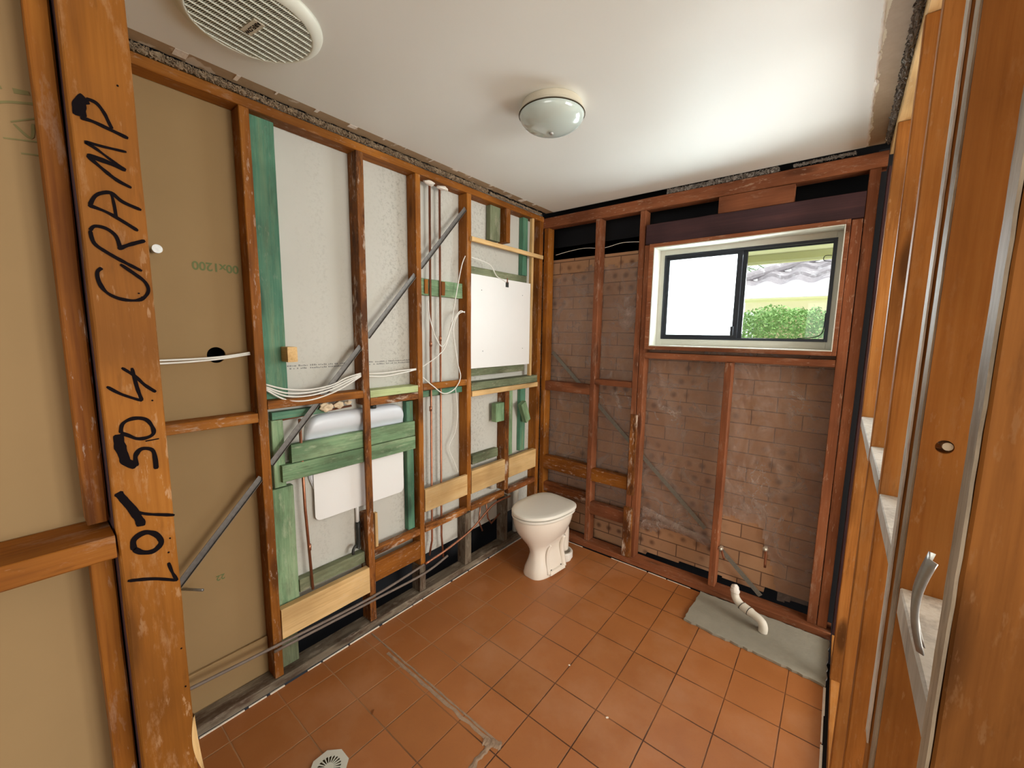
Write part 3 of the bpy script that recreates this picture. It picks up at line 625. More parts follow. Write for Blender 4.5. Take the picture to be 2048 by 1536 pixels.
face_strip(-2.076, -2.047, 0.1, 2.33, 'plaster_edge', WO['paleedge'], byl('nearest wide'))
NR = 'white dusted noggings of the right wall'
for label, y0, y1, z in (('white dusted nogging farthest along the right wall', -0.991, -0.379, 1.22), ('white dusted nogging second from the window end', -1.371, -1.031, 1.235),
                         ('white dusted nogging left of the pale edged stud', -1.699, -1.409, 1.212), ('nearest nogging of the right wall, white splintered face', -2.045, -1.816, 1.208)):
    nog(label, (RX0, RX1, y0, y1, z - 0.040, z), 'y', 'whitewood', NR)
# twisted galvanised strap
bm = bmesh.new(); P = []
for k in range(13):
    t = k / 12; z = 1.335 - 0.085 * t; x = RX0 - 0.004 - 0.008 * math.sin(t * 3.0); y = -2.014 - 0.012 * t
    P.append([bm.verts.new(q) for q in ((x, y - 0.012 + 0.004 * t, z), (x - 0.004, y - 0.004, z), (x - 0.003, y + 0.006, z + 0.003), (x + 0.0015, y + 0.012 - 0.008 * t, z))])
for a, c in zip(P, P[1:]):
    for k in range(3): bm.faces.new((a[k], a[k + 1], c[k + 1], c[k]))
o = obj('metal_strap', bm, M['galv'], smooth=True); md = o.modifiers.new('s', 'SOLIDIFY'); md.thickness = 0.0015
tag(o, 'bent galvanised strap end on the nearest right wall stud', 'strap')

# near left: marked end stud, hall studs, hall nogging
def splinter(b2):
    pass
o = board('wall_stud', 'broad end stud left of the doorway, marked in black pen', 'stud', (0.682, 0.72, -2.443, -2.362, 0.0, 2.45), 'z', 'cramp', None, jit=0.002)
ST = {'P1': [(-2.431, 1.866), (-2.431, 1.879), (-2.428, 1.89), (-2.422, 1.896)], 'P2': [(-2.422, 1.896), (-2.411, 1.894), (-2.403, 1.883), (-2.398, 1.869), (-2.395, 1.861)],
 'P3': [(-2.431, 1.864), (-2.418, 1.864), (-2.398, 1.859), (-2.376, 1.853)],
 'M1': [(-2.38, 1.83), (-2.409, 1.829), (-2.428, 1.829), (-2.417, 1.823), (-2.4, 1.811), (-2.383, 1.8)], 'M2': [(-2.383, 1.8), (-2.405, 1.806), (-2.428, 1.81)], 'M3': [(-2.428, 1.809), (-2.412, 1.794), (-2.396, 1.781), (-2.378, 1.773)],
 'A1': [(-2.433, 1.732), (-2.413, 1.726), (-2.395, 1.716), (-2.375, 1.703)], 'A2': [(-2.431, 1.732), (-2.425, 1.746), (-2.417, 1.754), (-2.404, 1.758), (-2.391, 1.747), (-2.368, 1.739)], 'A3': [(-2.404, 1.758), (-2.402, 1.739), (-2.401, 1.719)],
 'R1': [(-2.434, 1.692), (-2.431, 1.673), (-2.418, 1.661), (-2.398, 1.648), (-2.375, 1.635)], 'R2': [(-2.434, 1.692), (-2.428, 1.7), (-2.415, 1.699), (-2.404, 1.689), (-2.4, 1.67)], 'R3': [(-2.403, 1.668), (-2.387, 1.678), (-2.367, 1.688)],
 'C': [(-2.425, 1.634), (-2.431, 1.626), (-2.43, 1.61), (-2.423, 1.595), (-2.41, 1.586), (-2.393, 1.583), (-2.378, 1.587), (-2.369, 1.601), (-2.372, 1.616), (-2.385, 1.629), (-2.402, 1.643)],
 '41': [(-2.414, 1.467), (-2.398, 1.451), (-2.386, 1.434), (-2.372, 1.42)], '42': [(-2.435, 1.436), (-2.418, 1.421), (-2.392, 1.406)], '43': [(-2.392, 1.406), (-2.397, 1.432), (-2.401, 1.466)],
 '0': [(-2.424, 1.353), (-2.42, 1.369), (-2.406, 1.376), (-2.39, 1.372), (-2.382, 1.358), (-2.381, 1.344), (-2.391, 1.338), (-2.404, 1.339), (-2.415, 1.347), (-2.424, 1.353)],
 '51': [(-2.427, 1.351), (-2.427, 1.332), (-2.423, 1.31), (-2.421, 1.3), (-2.408, 1.289)], '52': [(-2.408, 1.289), (-2.408, 1.308), (-2.399, 1.319), (-2.385, 1.314), (-2.382, 1.297), (-2.382, 1.277)], '53': [(-2.393, 1.332), (-2.374, 1.333)],
 'T1': [(-2.436, 1.248), (-2.428, 1.23), (-2.419, 1.21), (-2.411, 1.185), (-2.411, 1.176)], 'T2': [(-2.417, 1.206), (-2.401, 1.196), (-2.382, 1.188), (-2.362, 1.18)],
 'O': [(-2.423, 1.135), (-2.422, 1.154), (-2.407, 1.162), (-2.392, 1.153), (-2.385, 1.134), (-2.397, 1.122), (-2.413, 1.126), (-2.423, 1.137)],
 'L': [(-2.436, 1.081), (-2.401, 1.068), (-2.367, 1.048)], 'L2': [(-2.367, 1.048), (-2.373, 1.066), (-2.378, 1.09)]}
TH = {'P1': 2.9, 'P2': 0.9, 'M2': 1.3, '51': 2.6, 'T1': 2.3, 'O': 1.7, '0': 1.1, '52': 1.3, 'A3': 0.8, 'R3': 1.1, '42': 0.9, '53': 0.6, 'M1': 0.8}
for word, ks in (('CRAMP', 'P1 P2 P3 M1 M2 M3 A1 A2 A3 R1 R2 R3 C'), ('504', '41 42 43 0 51 52 53'), ('LOT', 'T1 T2 O L L2')):
    bm = bmesh.new(); strokes(bm, [[(*p, TH.get(k, 1.0)) for p in ST[k]] for k in ks.split()], 0.7195, 0.0062)
    obj('pen_lettering', bm, M['marker'], o)['label'] = 'handwritten black %s reading upward' % word
for k, (y, z, r) in enumerate(((-2.382, 1.596, .0012), (-2.378, 1.59, .0012), (-2.378, 1.405, .0014), (-2.372, 1.137, .0014), (-2.389, 1.140, .0014), (-2.376, 1.11, .0016), (-2.371, 0.905, .0016), (-2.370, 0.82, .0014), (-2.383, 1.932, .0014))):
    bm = bmesh.new(); tube(bm, [(0.7185, y, z), (0.7206, y, z)], r, 10, 1); obj('nail_hole', bm, M['marker'], o)
bm = bmesh.new(); rows = []
for k in range(15):
    t = k / 14; z = 0.745 - 0.16 * t; wdt = 0.008 * math.sin(PI * min(1, t * 1.15 + 0.02)) + 0.001
    yy = -2.3615 + 0.010 * t ** 1.5
    rows.append([bm.verts.new(q) for q in ((0.7205, yy - wdt, z), (0.722, yy - wdt * 0.4, z), (0.716, yy + 0.002, z), (0.70, yy, z))])
for a, c in zip(rows, rows[1:]):
    for k in range(3): bm.faces.new((a[k], a[k + 1], c[k + 1], c[k]))
obj('torn_splinter', bm, WO['palez'], o)['label'] = 'fresh pale torn splinter'
bm = bmesh.new(); lathe(bm, [(0, 0), (0.007, 0.0), (0.0075, 0.0012), (0.004, 0.003), (0, 0.0032)], 0, 0, 18)
board('wall_stud', 'dark filler strip standing for the shade in the gap left of the marked stud', 'stud', (0.604, 0.6805, -2.4435, -2.405, 0.0, 2.45), 'z', 'lintz')  # dark strip fills the gap in place of its shade
SH = 'studs and nogging of the hall wall left of the doorway'
board('wall_stud', 'upper stud of the hall wall, ending above the hall nogging', 'stud', (0.603, 0.663, -2.474, -2.4445, 1.1815, 2.45), 'z', 'oldz', SH)
board('wall_stud', 'lower stud of the hall wall, under the hall nogging', 'stud', (0.603, 0.663, -2.476, -2.4445, 0.0, 1.128), 'z', 'oldz', SH)
nog('thick orange nogging at the left edge, meeting the marked stud', (0.603, 0.722, -3.3, -2.4455, 1.1295, 1.172), 'y', 'oldy', SH)

# ================================================================= SERVICES IN THE LEFT WALL
PG = 'copper pipes of the left wall'
def pipe(label, pts, r=0.0063, mat='copper', sub=1, name='copper_pipe', cat='pipe', group=PG, joints=(), n=12):
    b2 = bmesh.new(); tube(b2, pts, r, n, sub)
    for j in joints:
        j = Vector(j); tube(b2, [j - Vector((0, 0, 0.014)), j + Vector((0, 0, 0.014))], r * 1.28, n, 1)
    o = obj(name, b2, M[mat], smooth=True); return tag(o, label, cat, group)
pipe('left one of the two tall copper pipes', [(-0.112, -1.036, 2.333), (-0.112, -1.046, 0.30), (-0.112, -1.068, 0.215)], joints=[(-0.112, -1.040, 1.47), (-0.112, -1.045, 1.1)])
pipe('right one of the two tall copper pipes', [(-0.112, -0.966, 2.333), (-0.112, -0.972, 0.30), (-0.112, -0.960, 0.158)], joints=[(-0.112, -0.969, 1.50)])
pipe('single copper riser left of the cistern', [(-0.107, -1.772, 1.155), (-0.107, -1.768, 0.75), (-0.107, -1.752, 0.353)], joints=[(-0.107, -1.758, 0.56)])
pipe('thin copper pipe laid above the cistern', [(-0.128, -1.86, 1.157), (-0.128, -1.52, 1.178)], 0.005)
SADG = 'rust coloured saddles on the green block'
for k, (y, lb) in enumerate(((-1.060, 'left saddle block behind the left tall pipe'), (-0.948, 'right saddle block behind the right tall pipe'))):
    board('pipe_saddle', lb, 'saddle', (-0.1175, -0.106, y - 0.013 + (0.03 if k == 0 else 0), y + 0.013 + (0.03 if k == 0 else 0), 1.742, 1.824), 'z', 'rustz', SADG) if False else None
for lb, y0, y1 in (('rust coloured saddle left of the left tall pipe', -1.078, -1.053), ('rust coloured saddle right of the right tall pipe', -0.957, -0.930)):
    board('pipe_saddle', lb, 'saddle', (-0.1175, -0.109, y0, y1, 1.745, 1.822), 'z', 'oldz', SADG)
# low pipes running along the wall through the studs (outside the front faces)
pipe('upper grey pipe running low along the foot of the left wall', [(-0.0715, -2.40, 0.225), (-0.0715, -1.94, 0.200), (-0.0715, -1.48, 0.182), (-0.0715, -1.14, 0.205)], 0.0065, 'black_pipe', 5)
pipe('lower grey pipe running low along the foot of the left wall', [(-0.0715, -1.94, 0.178), (-0.0715, -1.47, 0.160), (-0.0715, -1.14, 0.150), (-0.0715, -0.96, 0.180)], 0.0065, 'black_pipe', 5)
pipe('copper pipe rising toward the toilet corner along the left wall', [(-0.0715, -1.13, 0.205), (-0.0715, -0.95, 0.225), (-0.0715, -0.76, 0.268), (-0.0715, -0.62, 0.335), (-0.0715, -0.52, 0.372), (-0.0715, -0.36, 0.372)], 0.0065, 'copper', 5)
pipe('thin copper branch beside the toilet corner, left one', [(-0.10, -0.640, 0.385), (-0.10, -0.655, 0.28), (-0.10, -0.62, 0.20)], 0.0055)
pipe('thin copper branch beside the toilet corner, right one', [(-0.10, -0.585, 0.385), (-0.10, -0.565, 0.27), (-0.10, -0.53, 0.22), (-0.10, -0.44, 0.26)], 0.0055)
pipe('white waste pipe low in the corner left of the toilet', [(-0.125, -0.50, 0.60), (-0.125, -0.50, 0.46)], 0.020, 'dirty_pvc', 1, 'waste_pipe', group=None)
pipe('grey waste pipe standing in the corner behind the toilet', [(-0.115, -0.24, 0.38), (-0.115, -0.24, 0.05)], 0.022, 'dirty_pvc', 1, 'waste_pipe', group=None)
# diagonal steel brace, seen between the studs
bm = bmesh.new()
def strap(bm, a, b2, wd, axis_n, th=0.002, lip=0.0):
    a = Vector(a); b2 = Vector(b2); d = (b2 - a).normalized(); nv = Vector(axis_n); s = d.cross(nv).normalized() * wd / 2
    vs = []
    for p in (a, b2):
        vs.append([bm.verts.new(p + q) for q in (s, -s, -s + nv * th, s + nv * th)])
    for k in range(4): bm.faces.new((vs[0][k], vs[0][(k + 1) % 4], vs[1][(k + 1) % 4], vs[1][k]))
    bm.faces.new(vs[0][::-1]); bm.faces.new(vs[1])
    if lip:
        t2 = []
        for p in (a, b2): t2.append([bm.verts.new(p + q) for q in (s, s * 0.88, s * 0.88 + nv * lip, s + nv * lip)])
        for k in range(4): bm.faces.new((t2[0][k], t2[0][(k + 1) % 4], t2[1][(k + 1) % 4], t2[1][k]))
        bm.faces.new(t2[0][::-1]); bm.faces.new(t2[1])
def brz(y): return 1.52 + (y + 1.434) * (2.205 - 1.52) / (1.434 - 0.832)
for y0, y1 in ((-2.43, -1.940), (-1.902, -1.483), (-1.445, -1.157), (-1.121, -0.787)):
    z0, z1 = brz(y0), brz(y1)
    strap(bm, (-0.094, y0, z0), (-0.094, y1, z1), 0.022, (1, 0, 0), 0.002, 0.011)
tag(obj('diagonal_brace', bm, M['brace']), 'grey perforated steel brace running diagonally up the left wall', 'brace')
# cables
CG = 'white cables through the left wall studs'
def cable(label, pts, r=0.0036, sub=7, mat='cable', g=CG): return pipe(label, pts, r, mat, sub, 'electric_cable', 'cable', g, n=8)
cable('upper white cable across the brown board bay', [(-0.11, -2.42, 1.428), (-0.11, -2.20, 1.427), (-0.112, -2.05, 1.432), (-0.118, -1.942, 1.446)])
cable('lower white cable across the brown board bay', [(-0.105, -2.42, 1.416), (-0.105, -2.20, 1.417), (-0.11, -2.06, 1.424), (-0.115, -1.942, 1.440)])
k0 = [('topmost sagging white cable above the cistern', 0.0, 0.0, 0.010), ('second sagging white cable above the cistern', -0.010, -0.012, 0.004), ('third sagging white cable above the cistern', -0.016, -0.026, 0.0), ('lowest sagging white cable above the cistern, hanging deepest', -0.022, -0.046, -0.004)]
for lb, dz0, sag, dz1 in k0:
    cable(lb, [(-0.093, -1.901, 1.318 + dz0), (-0.085, -1.83, 1.293 + dz0 + sag * 0.5), (-0.082, -1.74, 1.282 + sag), (-0.084, -1.64, 1.292 + sag * 0.8), (-0.088, -1.56, 1.310 + sag * 0.45 + dz1), (-0.094, -1.484, 1.325 + dz1)], 0.0036)
cable('upper white cable between the stained stud and the copper pipe bay', [(-0.094, -1.444, 1.330), (-0.09, -1.36, 1.328), (-0.09, -1.25, 1.334), (-0.094, -1.158, 1.337)])
cable('lower white cable between the stained stud and the copper pipe bay', [(-0.094, -1.444, 1.318), (-0.088, -1.36, 1.312), (-0.088, -1.25, 1.322), (-0.094, -1.158, 1.333)])
cable('long white cable looping from high on the right down beside the copper pipes', [(-0.090, -0.790, 1.985), (-0.080, -0.83, 1.92), (-0.085, -0.87, 1.75), (-0.085, -0.905, 1.60), (-0.082, -0.955, 1.46), (-0.082, -1.02, 1.40), (-0.09, -1.12, 1.345)], 0.003)
cable('white cable hanging in a wide loop over the nogging of the copper pipe bay', [(-0.090, -0.795, 1.66), (-0.078, -0.86, 1.64), (-0.076, -0.90, 1.55), (-0.074, -0.87, 1.36), (-0.070, -0.85, 1.27), (-0.068, -0.90, 1.205), (-0.0715, -0.98, 1.185), (-0.070, -1.06, 1.235), (-0.09, -1.12, 1.29)], 0.0032)
cable('thin white cable from the green saddle block to the crossing of the cables', [(-0.10, -1.065, 1.71), (-0.095, -1.06, 1.62), (-0.088, -1.02, 1.50), (-0.080, -0.97, 1.46), (-0.078, -0.90, 1.60), (-0.085, -0.84, 1.66), (-0.092, -0.793, 1.655)], 0.003)
cable('thin grey cable dropping behind the nogging toward the golden board', [(-0.12, -0.845, 1.20), (-0.118, -0.83, 1.05), (-0.118, -0.85, 0.93), (-0.12, -0.90, 0.84), (-0.118, -0.86, 0.74), (-0.115, -0.83, 0.665)], 0.0026)
cable('thin white cable drooping from above the cupboard to its latch', [(-0.088, -0.745, 1.985), (-0.078, -0.66, 1.975), (-0.075, -0.58, 1.955), (-0.078, -0.52, 1.90), (-0.082, -0.45, 1.883), (-0.085, -0.42, 1.870)], 0.003)
# white plaster where pipes leave
for lb, y in (('white plaster blob at the top of the left tall pipe', -1.05), ('white plaster blob at the top of the right tall pipe', -0.955)):
    bm = bmesh.new(); bmesh.ops.create_icosphere(bm, subdivisions=3, radius=0.02)
    for v in bm.verts:
        k = 1 + 0.5 * noise.noise(v.co * 60 + Vector((y * 50, 0, 0))); v.co = Vector((v.co.x * 0.8 * k, v.co.y * 1.7 * k, v.co.z * 0.55 * k))
    o = obj('plaster_blob', bm, M['plaster'], smooth=True); o.location = (-0.1, y, 2.325); tag(o, lb, 'plaster', 'plaster blobs at the pipe tops')
for lb, y, z, s in (('cream foam lump left of the stained stud above the cistern', -1.655, 1.192, 1.0), ('smaller cream foam lump beside the stained stud above the cistern', -1.595, 1.195, 0.85), ('thin cream foam lump near the nogging above the cistern', -1.545, 1.20, 0.6)):
    bm = bmesh.new(); bmesh.ops.create_icosphere(bm, subdivisions=4, radius=0.021 * s)
    for v in bm.verts:
        n3 = noise.noise(v.co * 75 + Vector((y * 90, 0, 0))); v.co = Vector((v.co.x * 0.8, v.co.y * 1.25, v.co.z * 0.85)) * (1 + 0.6 * n3)
    o = obj('foam_lump', bm, M['foam'], smooth=True); o.location = (-0.108, y, z); tag(o, lb, 'foam', 'foam lumps above the cistern')

# ---- concealed cistern
cs = empty('toilet_cistern', (-0.15, -1.47, 0.65), 'white plastic concealed cistern in the left wall behind two green boards', 'cistern')
bm = bmesh.new(); rings = []
for z, dx, y0, y1, r in ((0.70, 0.014, -1.735, -1.215, 0.02), (1.02, 0.014, -1.737, -1.212, 0.02), (1.062, 0.018, -1.738, -1.210, 0.03), (1.085, 0.040, -1.735, -1.212, 0.03), (1.12, 0.044, -1.728, -1.220, 0.035), (1.142, 0.038, -1.710, -1.240, 0.04), (1.153, 0.022, -1.68, -1.27, 0.04), (1.156, 0.006, -1.64, -1.31, 0.04)):
    rings.append([bm.verts.new((-0.154 + max(0, min(1, (p[0]))) * dx, p[1], z)) for p in [(0, y0), (0.5, y0 + 0.001), (0.85, y0 + r * 0.35), (1, y0 + r), (1, (y0 + y1) / 2), (1, y1 - r), (0.85, y1 - r * 0.35), (0.5, y1 - 0.001), (0, y1)]])
for a, c in zip(rings, rings[1:]):
    for k in range(8): bm.faces.new((a[k], a[k + 1], c[k + 1], c[k]))
bm.faces.new(rings[0]); bm.faces.new(rings[-1])
o = obj('tank', bm, M['cistern'], cs, smooth=True); md = o.modifiers.new('s', 'SUBSURF'); md.levels = 2; md.render_levels = 2
o = obj('front_cover', prism(rrect(-1.712, -1.222, 0.655, 0.99, 0.028), 'x', -0.1385, -0.1355), M['white_panel'], cs); md = o.modifiers.new('b', 'BEVEL'); md.width = 0.001
o['label'] = 'flat white lower cover with rounded corners'
bm = bmesh.new(); tube(bm, [(-0.1455, -1.50, 0.70), (-0.1455, -1.50, 0.56)], 0.0085, 14, 1); obj('outlet_pipe', bm, M['white_panel'], cs, smooth=True)
bm = bmesh.new(); tube(bm, [(-0.142, -1.50, 0.575), (-0.142, -1.50, 0.46), (-0.140, -1.508, 0.435)], 0.011, 14, 3); obj('rubber_outlet', bm, M['dark'], cs, smooth=True)
bm = bmesh.new(); tube(bm, [(-0.125, -1.405, 1.150), (-0.125, -1.405, 1.170)], 0.016, 16, 1); obj('inlet_nut', bm, M['dark'], cs, smooth=True)
bm = bmesh.new(); tube(bm, [(-0.118, -1.52, 0.46), (-0.11, -1.535, 0.47), (-0.105, -1.55, 0.455), (-0.105, -1.55, 0.435)], 0.007, 10, 4)
tag(obj('rubber_hook', bm, M['dark'], smooth=True), 'small black curved pipe end left of the stained stud', 'pipe')
# ---- white cupboard panel
cp = empty('recessed_cupboard', (-0.15, -0.45, 1.315), 'white recessed cupboard panel between studs near the corner', 'cupboard')
obj('back_panel', prism([(-0.746, 1.314), (-0.143, 1.314), (-0.143, 1.890), (-0.746, 1.890)], 'x', -0.099, -0.086, ()), M['white_panel'], cs if False else cp)
bm = bmesh.new(); box(bm, -0.086, -0.083, -0.420, -0.392, 1.840, 1.874); obj('latch', bm, M['dark'], cp)
bm = bmesh.new(); box(bm, -0.083, -0.0815, -0.410, -0.402, 1.868, 1.90); obj('latch_strap', bm, M['copper'], cp)
for y, z in ((-0.652, 1.80), (-0.235, 1.80), (-0.640, 1.42), (-0.225, 1.43)):
    bm = bmesh.new(); tube(bm, [(-0.0865, y, z), (-0.0852, y, z)], 0.0028, 10, 1); obj('screw', bm, M['dark'], cp)
# small nails / bolt in the brown board bay
bm = bmesh.new(); tube(bm, [(-0.155, -2.200, 1.795), (-0.10, -2.200, 1.795)], 0.007, 12, 1); tube(bm, [(-0.10, -2.200, 1.795), (-0.088, -2.200, 1.795)], 0.014, 16, 1)
tag(obj('wall_bolt', bm, M['galv'], smooth=False), 'shiny round bolt head beside the marked stud', 'bolt')
bm = bmesh.new(); tube(bm, [(-0.155, -2.205, 0.565), (-0.06, -2.165, 0.582)], 0.005, 10, 1)
tag(obj('metal_rod', bm, M['galv'], smooth=True), 'thin bright metal rod poking out low in the brown board bay', 'rod')

# ================================================================= WINDOW WALL SERVICES
bm = bmesh.new()
strap(bm, (-0.03, 0.078, 1.398), (0.338, 0.078, 1.066), 0.026, (0, 1, 0), 0.0015, 0)
strap(bm, (0.338, 0.078, 1.066), (1.13, 0.078, 0.352), 0.026, (0, 1, 0), 0.0015, 0)
strap(bm, (1.19, 0.0782, 0.285), (1.450, 0.0782, 0.045), 0.026, (0, 1, 0), 0.0015, 0)
tag(obj('diagonal_strap', bm, M['dull_steel']), 'punched steel strap running diagonally down the window wall', 'brace')
# plastic sheet: wrinkled, with ragged lower edge and a torn hole
bm = bmesh.new(); NX, NZ = 150, 160; gx0, gx1, gz0, gz1 = -0.09, 1.735, 0.045, 2.06
def sheet_y(x, z):
    p = Vector((x * 3.2, z * 2.0, 0.3)); y = 0.0975 + 0.007 * noise.noise(p) + 0.004 * noise.noise(Vector((x * 11 + z * 4, z * 7, 2)))
    cr = abs(noise.noise(Vector((x * 5 + 0.8 * z, z * 3.1 - x, 5)))); y -= 0.006 * max(0, 1 - cr * 9)
    return min(0.108, max(0.083, y))
keep = {}
for i in range(NX + 1):
    for j in range(NZ + 1):
        x = gx0 + (gx1 - gx0) * i / NX; z = gz0 + (gz1 - gz0) * j / NZ; keep[i, j] = (x, z)
vv = {}
def gv(i, j):
    if (i, j) not in vv: x, z = keep[i, j]; vv[i, j] = bm.verts.new((x, sheet_y(x, z), z))
    return vv[i, j]
for i in range(NX):
    for j in range(NZ):
        x, z = keep[i, j]; nn = 0.035 * noise.noise(Vector((x * 14, z * 14, 1)))
        if 0.70 < x < 1.69 and z > 1.44: continue
        zt = 2.0 if x > 0.3 else 1.95 + 0.17 * x
        if x < 0.7 and z > zt + nn: continue
        if x < 0.62: zb = 0.26 + 0.04 * math.sin(x * 9)
        elif x < 1.2: zb = 0.23 + 0.10 * (x - 0.75) + 0.04 * math.sin(x * 15)
        elif x < 1.42: zb = 0.47 - 0.25 * abs(x - 1.3)
        else: zb = max(0.05, 0.40 - 3.2 * (x - 1.42))
        if z < zb + nn: continue
        bm.faces.new((gv(i, j), gv(i + 1, j), gv(i + 1, j + 1), gv(i, j + 1)))
tag(obj('plastic_sheet', bm, M['sheet'], smooth=True), 'crinkled clear plastic sheet hanging over the bricks behind the studs', 'sheet')
# crumpled fold at the sheet foot left of the sill stud
bm = bmesh.new()
for q in range(3):
    rows = []
    for k in range(40):
        t = k / 39; x = 0.735 + 0.43 * t; z = 0.255 + 0.03 * q + 0.05 * math.sin(t * 3.0 + q) * (1 - t * 0.4) + 0.012 * noise.noise(Vector((t * 9, q, 0)))
        rows.append([bm.verts.new((x, 0.082 - 0.010 * math.sin(PI * m_ / 5) - 0.006 * noise.noise(Vector((t * 14, m_, q))), z - 0.024 + 0.010 * m_)) for m_ in range(6)])
    for a, c in zip(rows, rows[1:]):
        for k in range(5): bm.faces.new((a[k], a[k + 1], c[k + 1], c[k]))
tag(obj('plastic_fold', bm, M['sheet'], smooth=True), 'bunched plastic folds low between the doubled studs and the sill stud', 'sheet')
cable('thin white cable stretched across the dark gap above the bricks', [(-0.03, 0.09, 2.118), (0.10, 0.088, 2.134), (0.22, 0.09, 2.14), (0.36, 0.09, 2.125), (0.50, 0.088, 2.142), (0.645, 0.09, 2.13)], 0.0022, g=None)
# taps
TG = 'tap stubs under the window'
def tapstub(label, x, y, z, tail):
    e = empty('tap_stub', (x, y, z), label, 'tap', TG)
    b2 = bmesh.new(); tube(b2, [(x, y + 0.03, z), (x, y - 0.012, z)], 0.008, 14, 1); obj('spindle', b2, M['brass'], e, smooth=True)
    b2 = bmesh.new(); tube(b2, [(x, y + 0.012, z), (x, y - 0.002, z)], 0.0135, 6, 1); obj('hex_nut', b2, M['brass'], e)
    b2 = bmesh.new(); tube(b2, tail, 0.0065, 12, 3); obj('supply_pipe', b2, M['copper'], e, smooth=True)
tapstub('dusty tap stub fixed beside the sill stud', 1.236, 0.02, 0.283, [(1.236, 0.045, 0.283), (1.236, 0.062, 0.25), (1.250, 0.07, 0.20)])
tapstub('dusty tap stub standing free right of the sill stud', 1.456, 0.02, 0.360, [(1.456, 0.045, 0.36), (1.458, 0.055, 0.33), (1.460, 0.058, 0.235)])

# ---- window
wi = empty('window_1', (1.2, 0.05, 1.45), 'sliding window with dark metal sashes in a white reveal', 'window', kind='structure')
def ring_bm(x0, x1, z0, z1, ix0, ix1, iz0, iz1, y0, y1):
    b2 = bmesh.new(); box(b2, x0, ix0, y0, y1, z0, z1); box(b2, ix1, x1, y0, y1, z0, z1); box(b2, ix0, ix1, y0, y1, z0, iz0); box(b2, ix0, ix1, y0, y1, iz1, z1); return b2
def bev(o, wdt=0.0015): md = o.modifiers.new('b', 'BEVEL'); md.width = wdt; md.segments = 2; return o
bev(obj('timber_lining', ring_bm(0.7225, 1.6695, 1.447, 2.0855, 0.7495, 1.653, 1.468, 2.064, -0.022, 0.05), WO['backx'], wi))
bev(obj('white_reveal', ring_bm(0.7495, 1.653, 1.468, 2.064, 0.7555, 1.648, 1.474, 2.058, -0.0225, 0.085), M['winwhite'], wi))
bev(obj('white_frame', ring_bm(0.7225, 1.6695, 1.447, 2.085, 0.790, 1.622, 1.518, 2.022, 0.0855, 0.15), M['winwhite'], wi))
al = bev(obj('metal_frame', ring_bm(0.785, 1.627, 1.513, 2.027, 0.797, 1.612, 1.525, 2.012, 0.080, 0.125), M['alu'], wi), 0.001)
s1 = bev(obj('left_sash', ring_bm(0.795, 1.215, 1.521, 2.014, 0.815, 1.188, 1.541, 1.996, 0.086, 0.101), M['alu'], wi), 0.001)
s2 = bev(obj('right_sash', ring_bm(1.205, 1.614, 1.523, 2.014, 1.236, 1.610, 1.528, 2.006, 0.104, 0.119), M['alu'], wi), 0.001)
bm = bmesh.new(); box(bm, 0.813, 1.190, 0.092, 0.095, 1.539, 1.998); obj('frosted_pane', bm, M['frost'], wi)
bm = bmesh.new(); box(bm, 1.234, 1.611, 0.110, 0.113, 1.526, 2.008); obj('clear_pane', bm, M['glass'], wi)
bm = bmesh.new(); box(bm, 1.182, 1.198, 0.070, 0.086, 1.54, 1.592); bev(obj('latch', bm, M['alu'], wi), 0.003)
bm = bmesh.new(); tube(bm, [(1.608, 0.10, 1.945), (1.585, 0.085, 1.944), (1.578, 0.083, 1.935), (1.578, 0.083, 1.925), (1.585, 0.085, 1.918), (1.608, 0.10, 1.917)], 0.0017, 8, 3); obj('catch', bm, M['alu'], wi, smooth=True)
bm = bmesh.new(); tube(bm, [(1.609, 0.100, 1.66), (1.607, 0.095, 1.58), (1.595, 0.09, 1.548), (1.56, 0.09, 1.534), (1.50, 0.095, 1.530)], 0.0022, 8, 4); obj('loose_seal', bm, M['alu'], wi, smooth=True)

# ================================================================= FLOOR THINGS
rt = random.Random(21)
def jit_outline(pts, step, amp):
    out2 = []
    for p, q in zip(pts, pts[1:] + pts[:1]):
        p = Vector(p); q = Vector(q); n = max(1, int((q - p).length / step)); nr = Vector((-(q - p).y, (q - p).x)).normalized()
        for k in range(n): out2.append(tuple(p + (q - p) * (k / n) + nr * rt.uniform(-amp, amp)))
    return out2
o = obj('cement_patch', prism(jit_outline([(1.160, -0.048), (1.152, -0.357), (1.30, -0.374), (1.60, -0.385), (1.766, -0.402), (1.772, -0.048)], 0.02, 0.004), 'z', 0.0003, 0.013), M['slab'])
bev(o, 0.003); tag(o, 'raised grey cement patch on the tiles under the window, right side', 'patch')
# removed kerb: rough mortar scar with a corner
def scar(bm, a, b2, w0, h, seed, nseg=60):
    a = Vector(a); b2 = Vector(b2); d = (b2 - a); nr = Vector((-d.y, d.x, 0)).normalized(); rows = []
    for k in range(nseg + 1):
        t = k / nseg; p = a + d * t
        row = []
        for q in range(7):
            s = (q - 3) / 3; wj = w0 * (0.7 + 0.55 * noise.noise(Vector((t * 14, seed + (1 if s > 0 else 0), 0))))
            z = (0.0006 if abs(s) > 0.99 else 0.001 + h * max(0, 0.5 + noise.noise(Vector((t * 26, s * 2.5, seed)))) * (1 - s * s))
            row.append(bm.verts.new((p.x + nr.x * s * wj, p.y + nr.y * s * wj, z)))
        rows.append(row)
    for r0, r1 in zip(rows, rows[1:]):
        for q in range(6): bm.faces.new((r0[q], r0[q + 1], r1[q + 1], r1[q]))
bm = bmesh.new(); scar(bm, (-0.05, -1.496, 0), (0.805, -1.504, 0), 0.0065, 0.0035, 3, 110); scar(bm, (0.12, -1.518, 0), (0.80, -1.520, 0), 0.011, 0.0022, 9, 90)
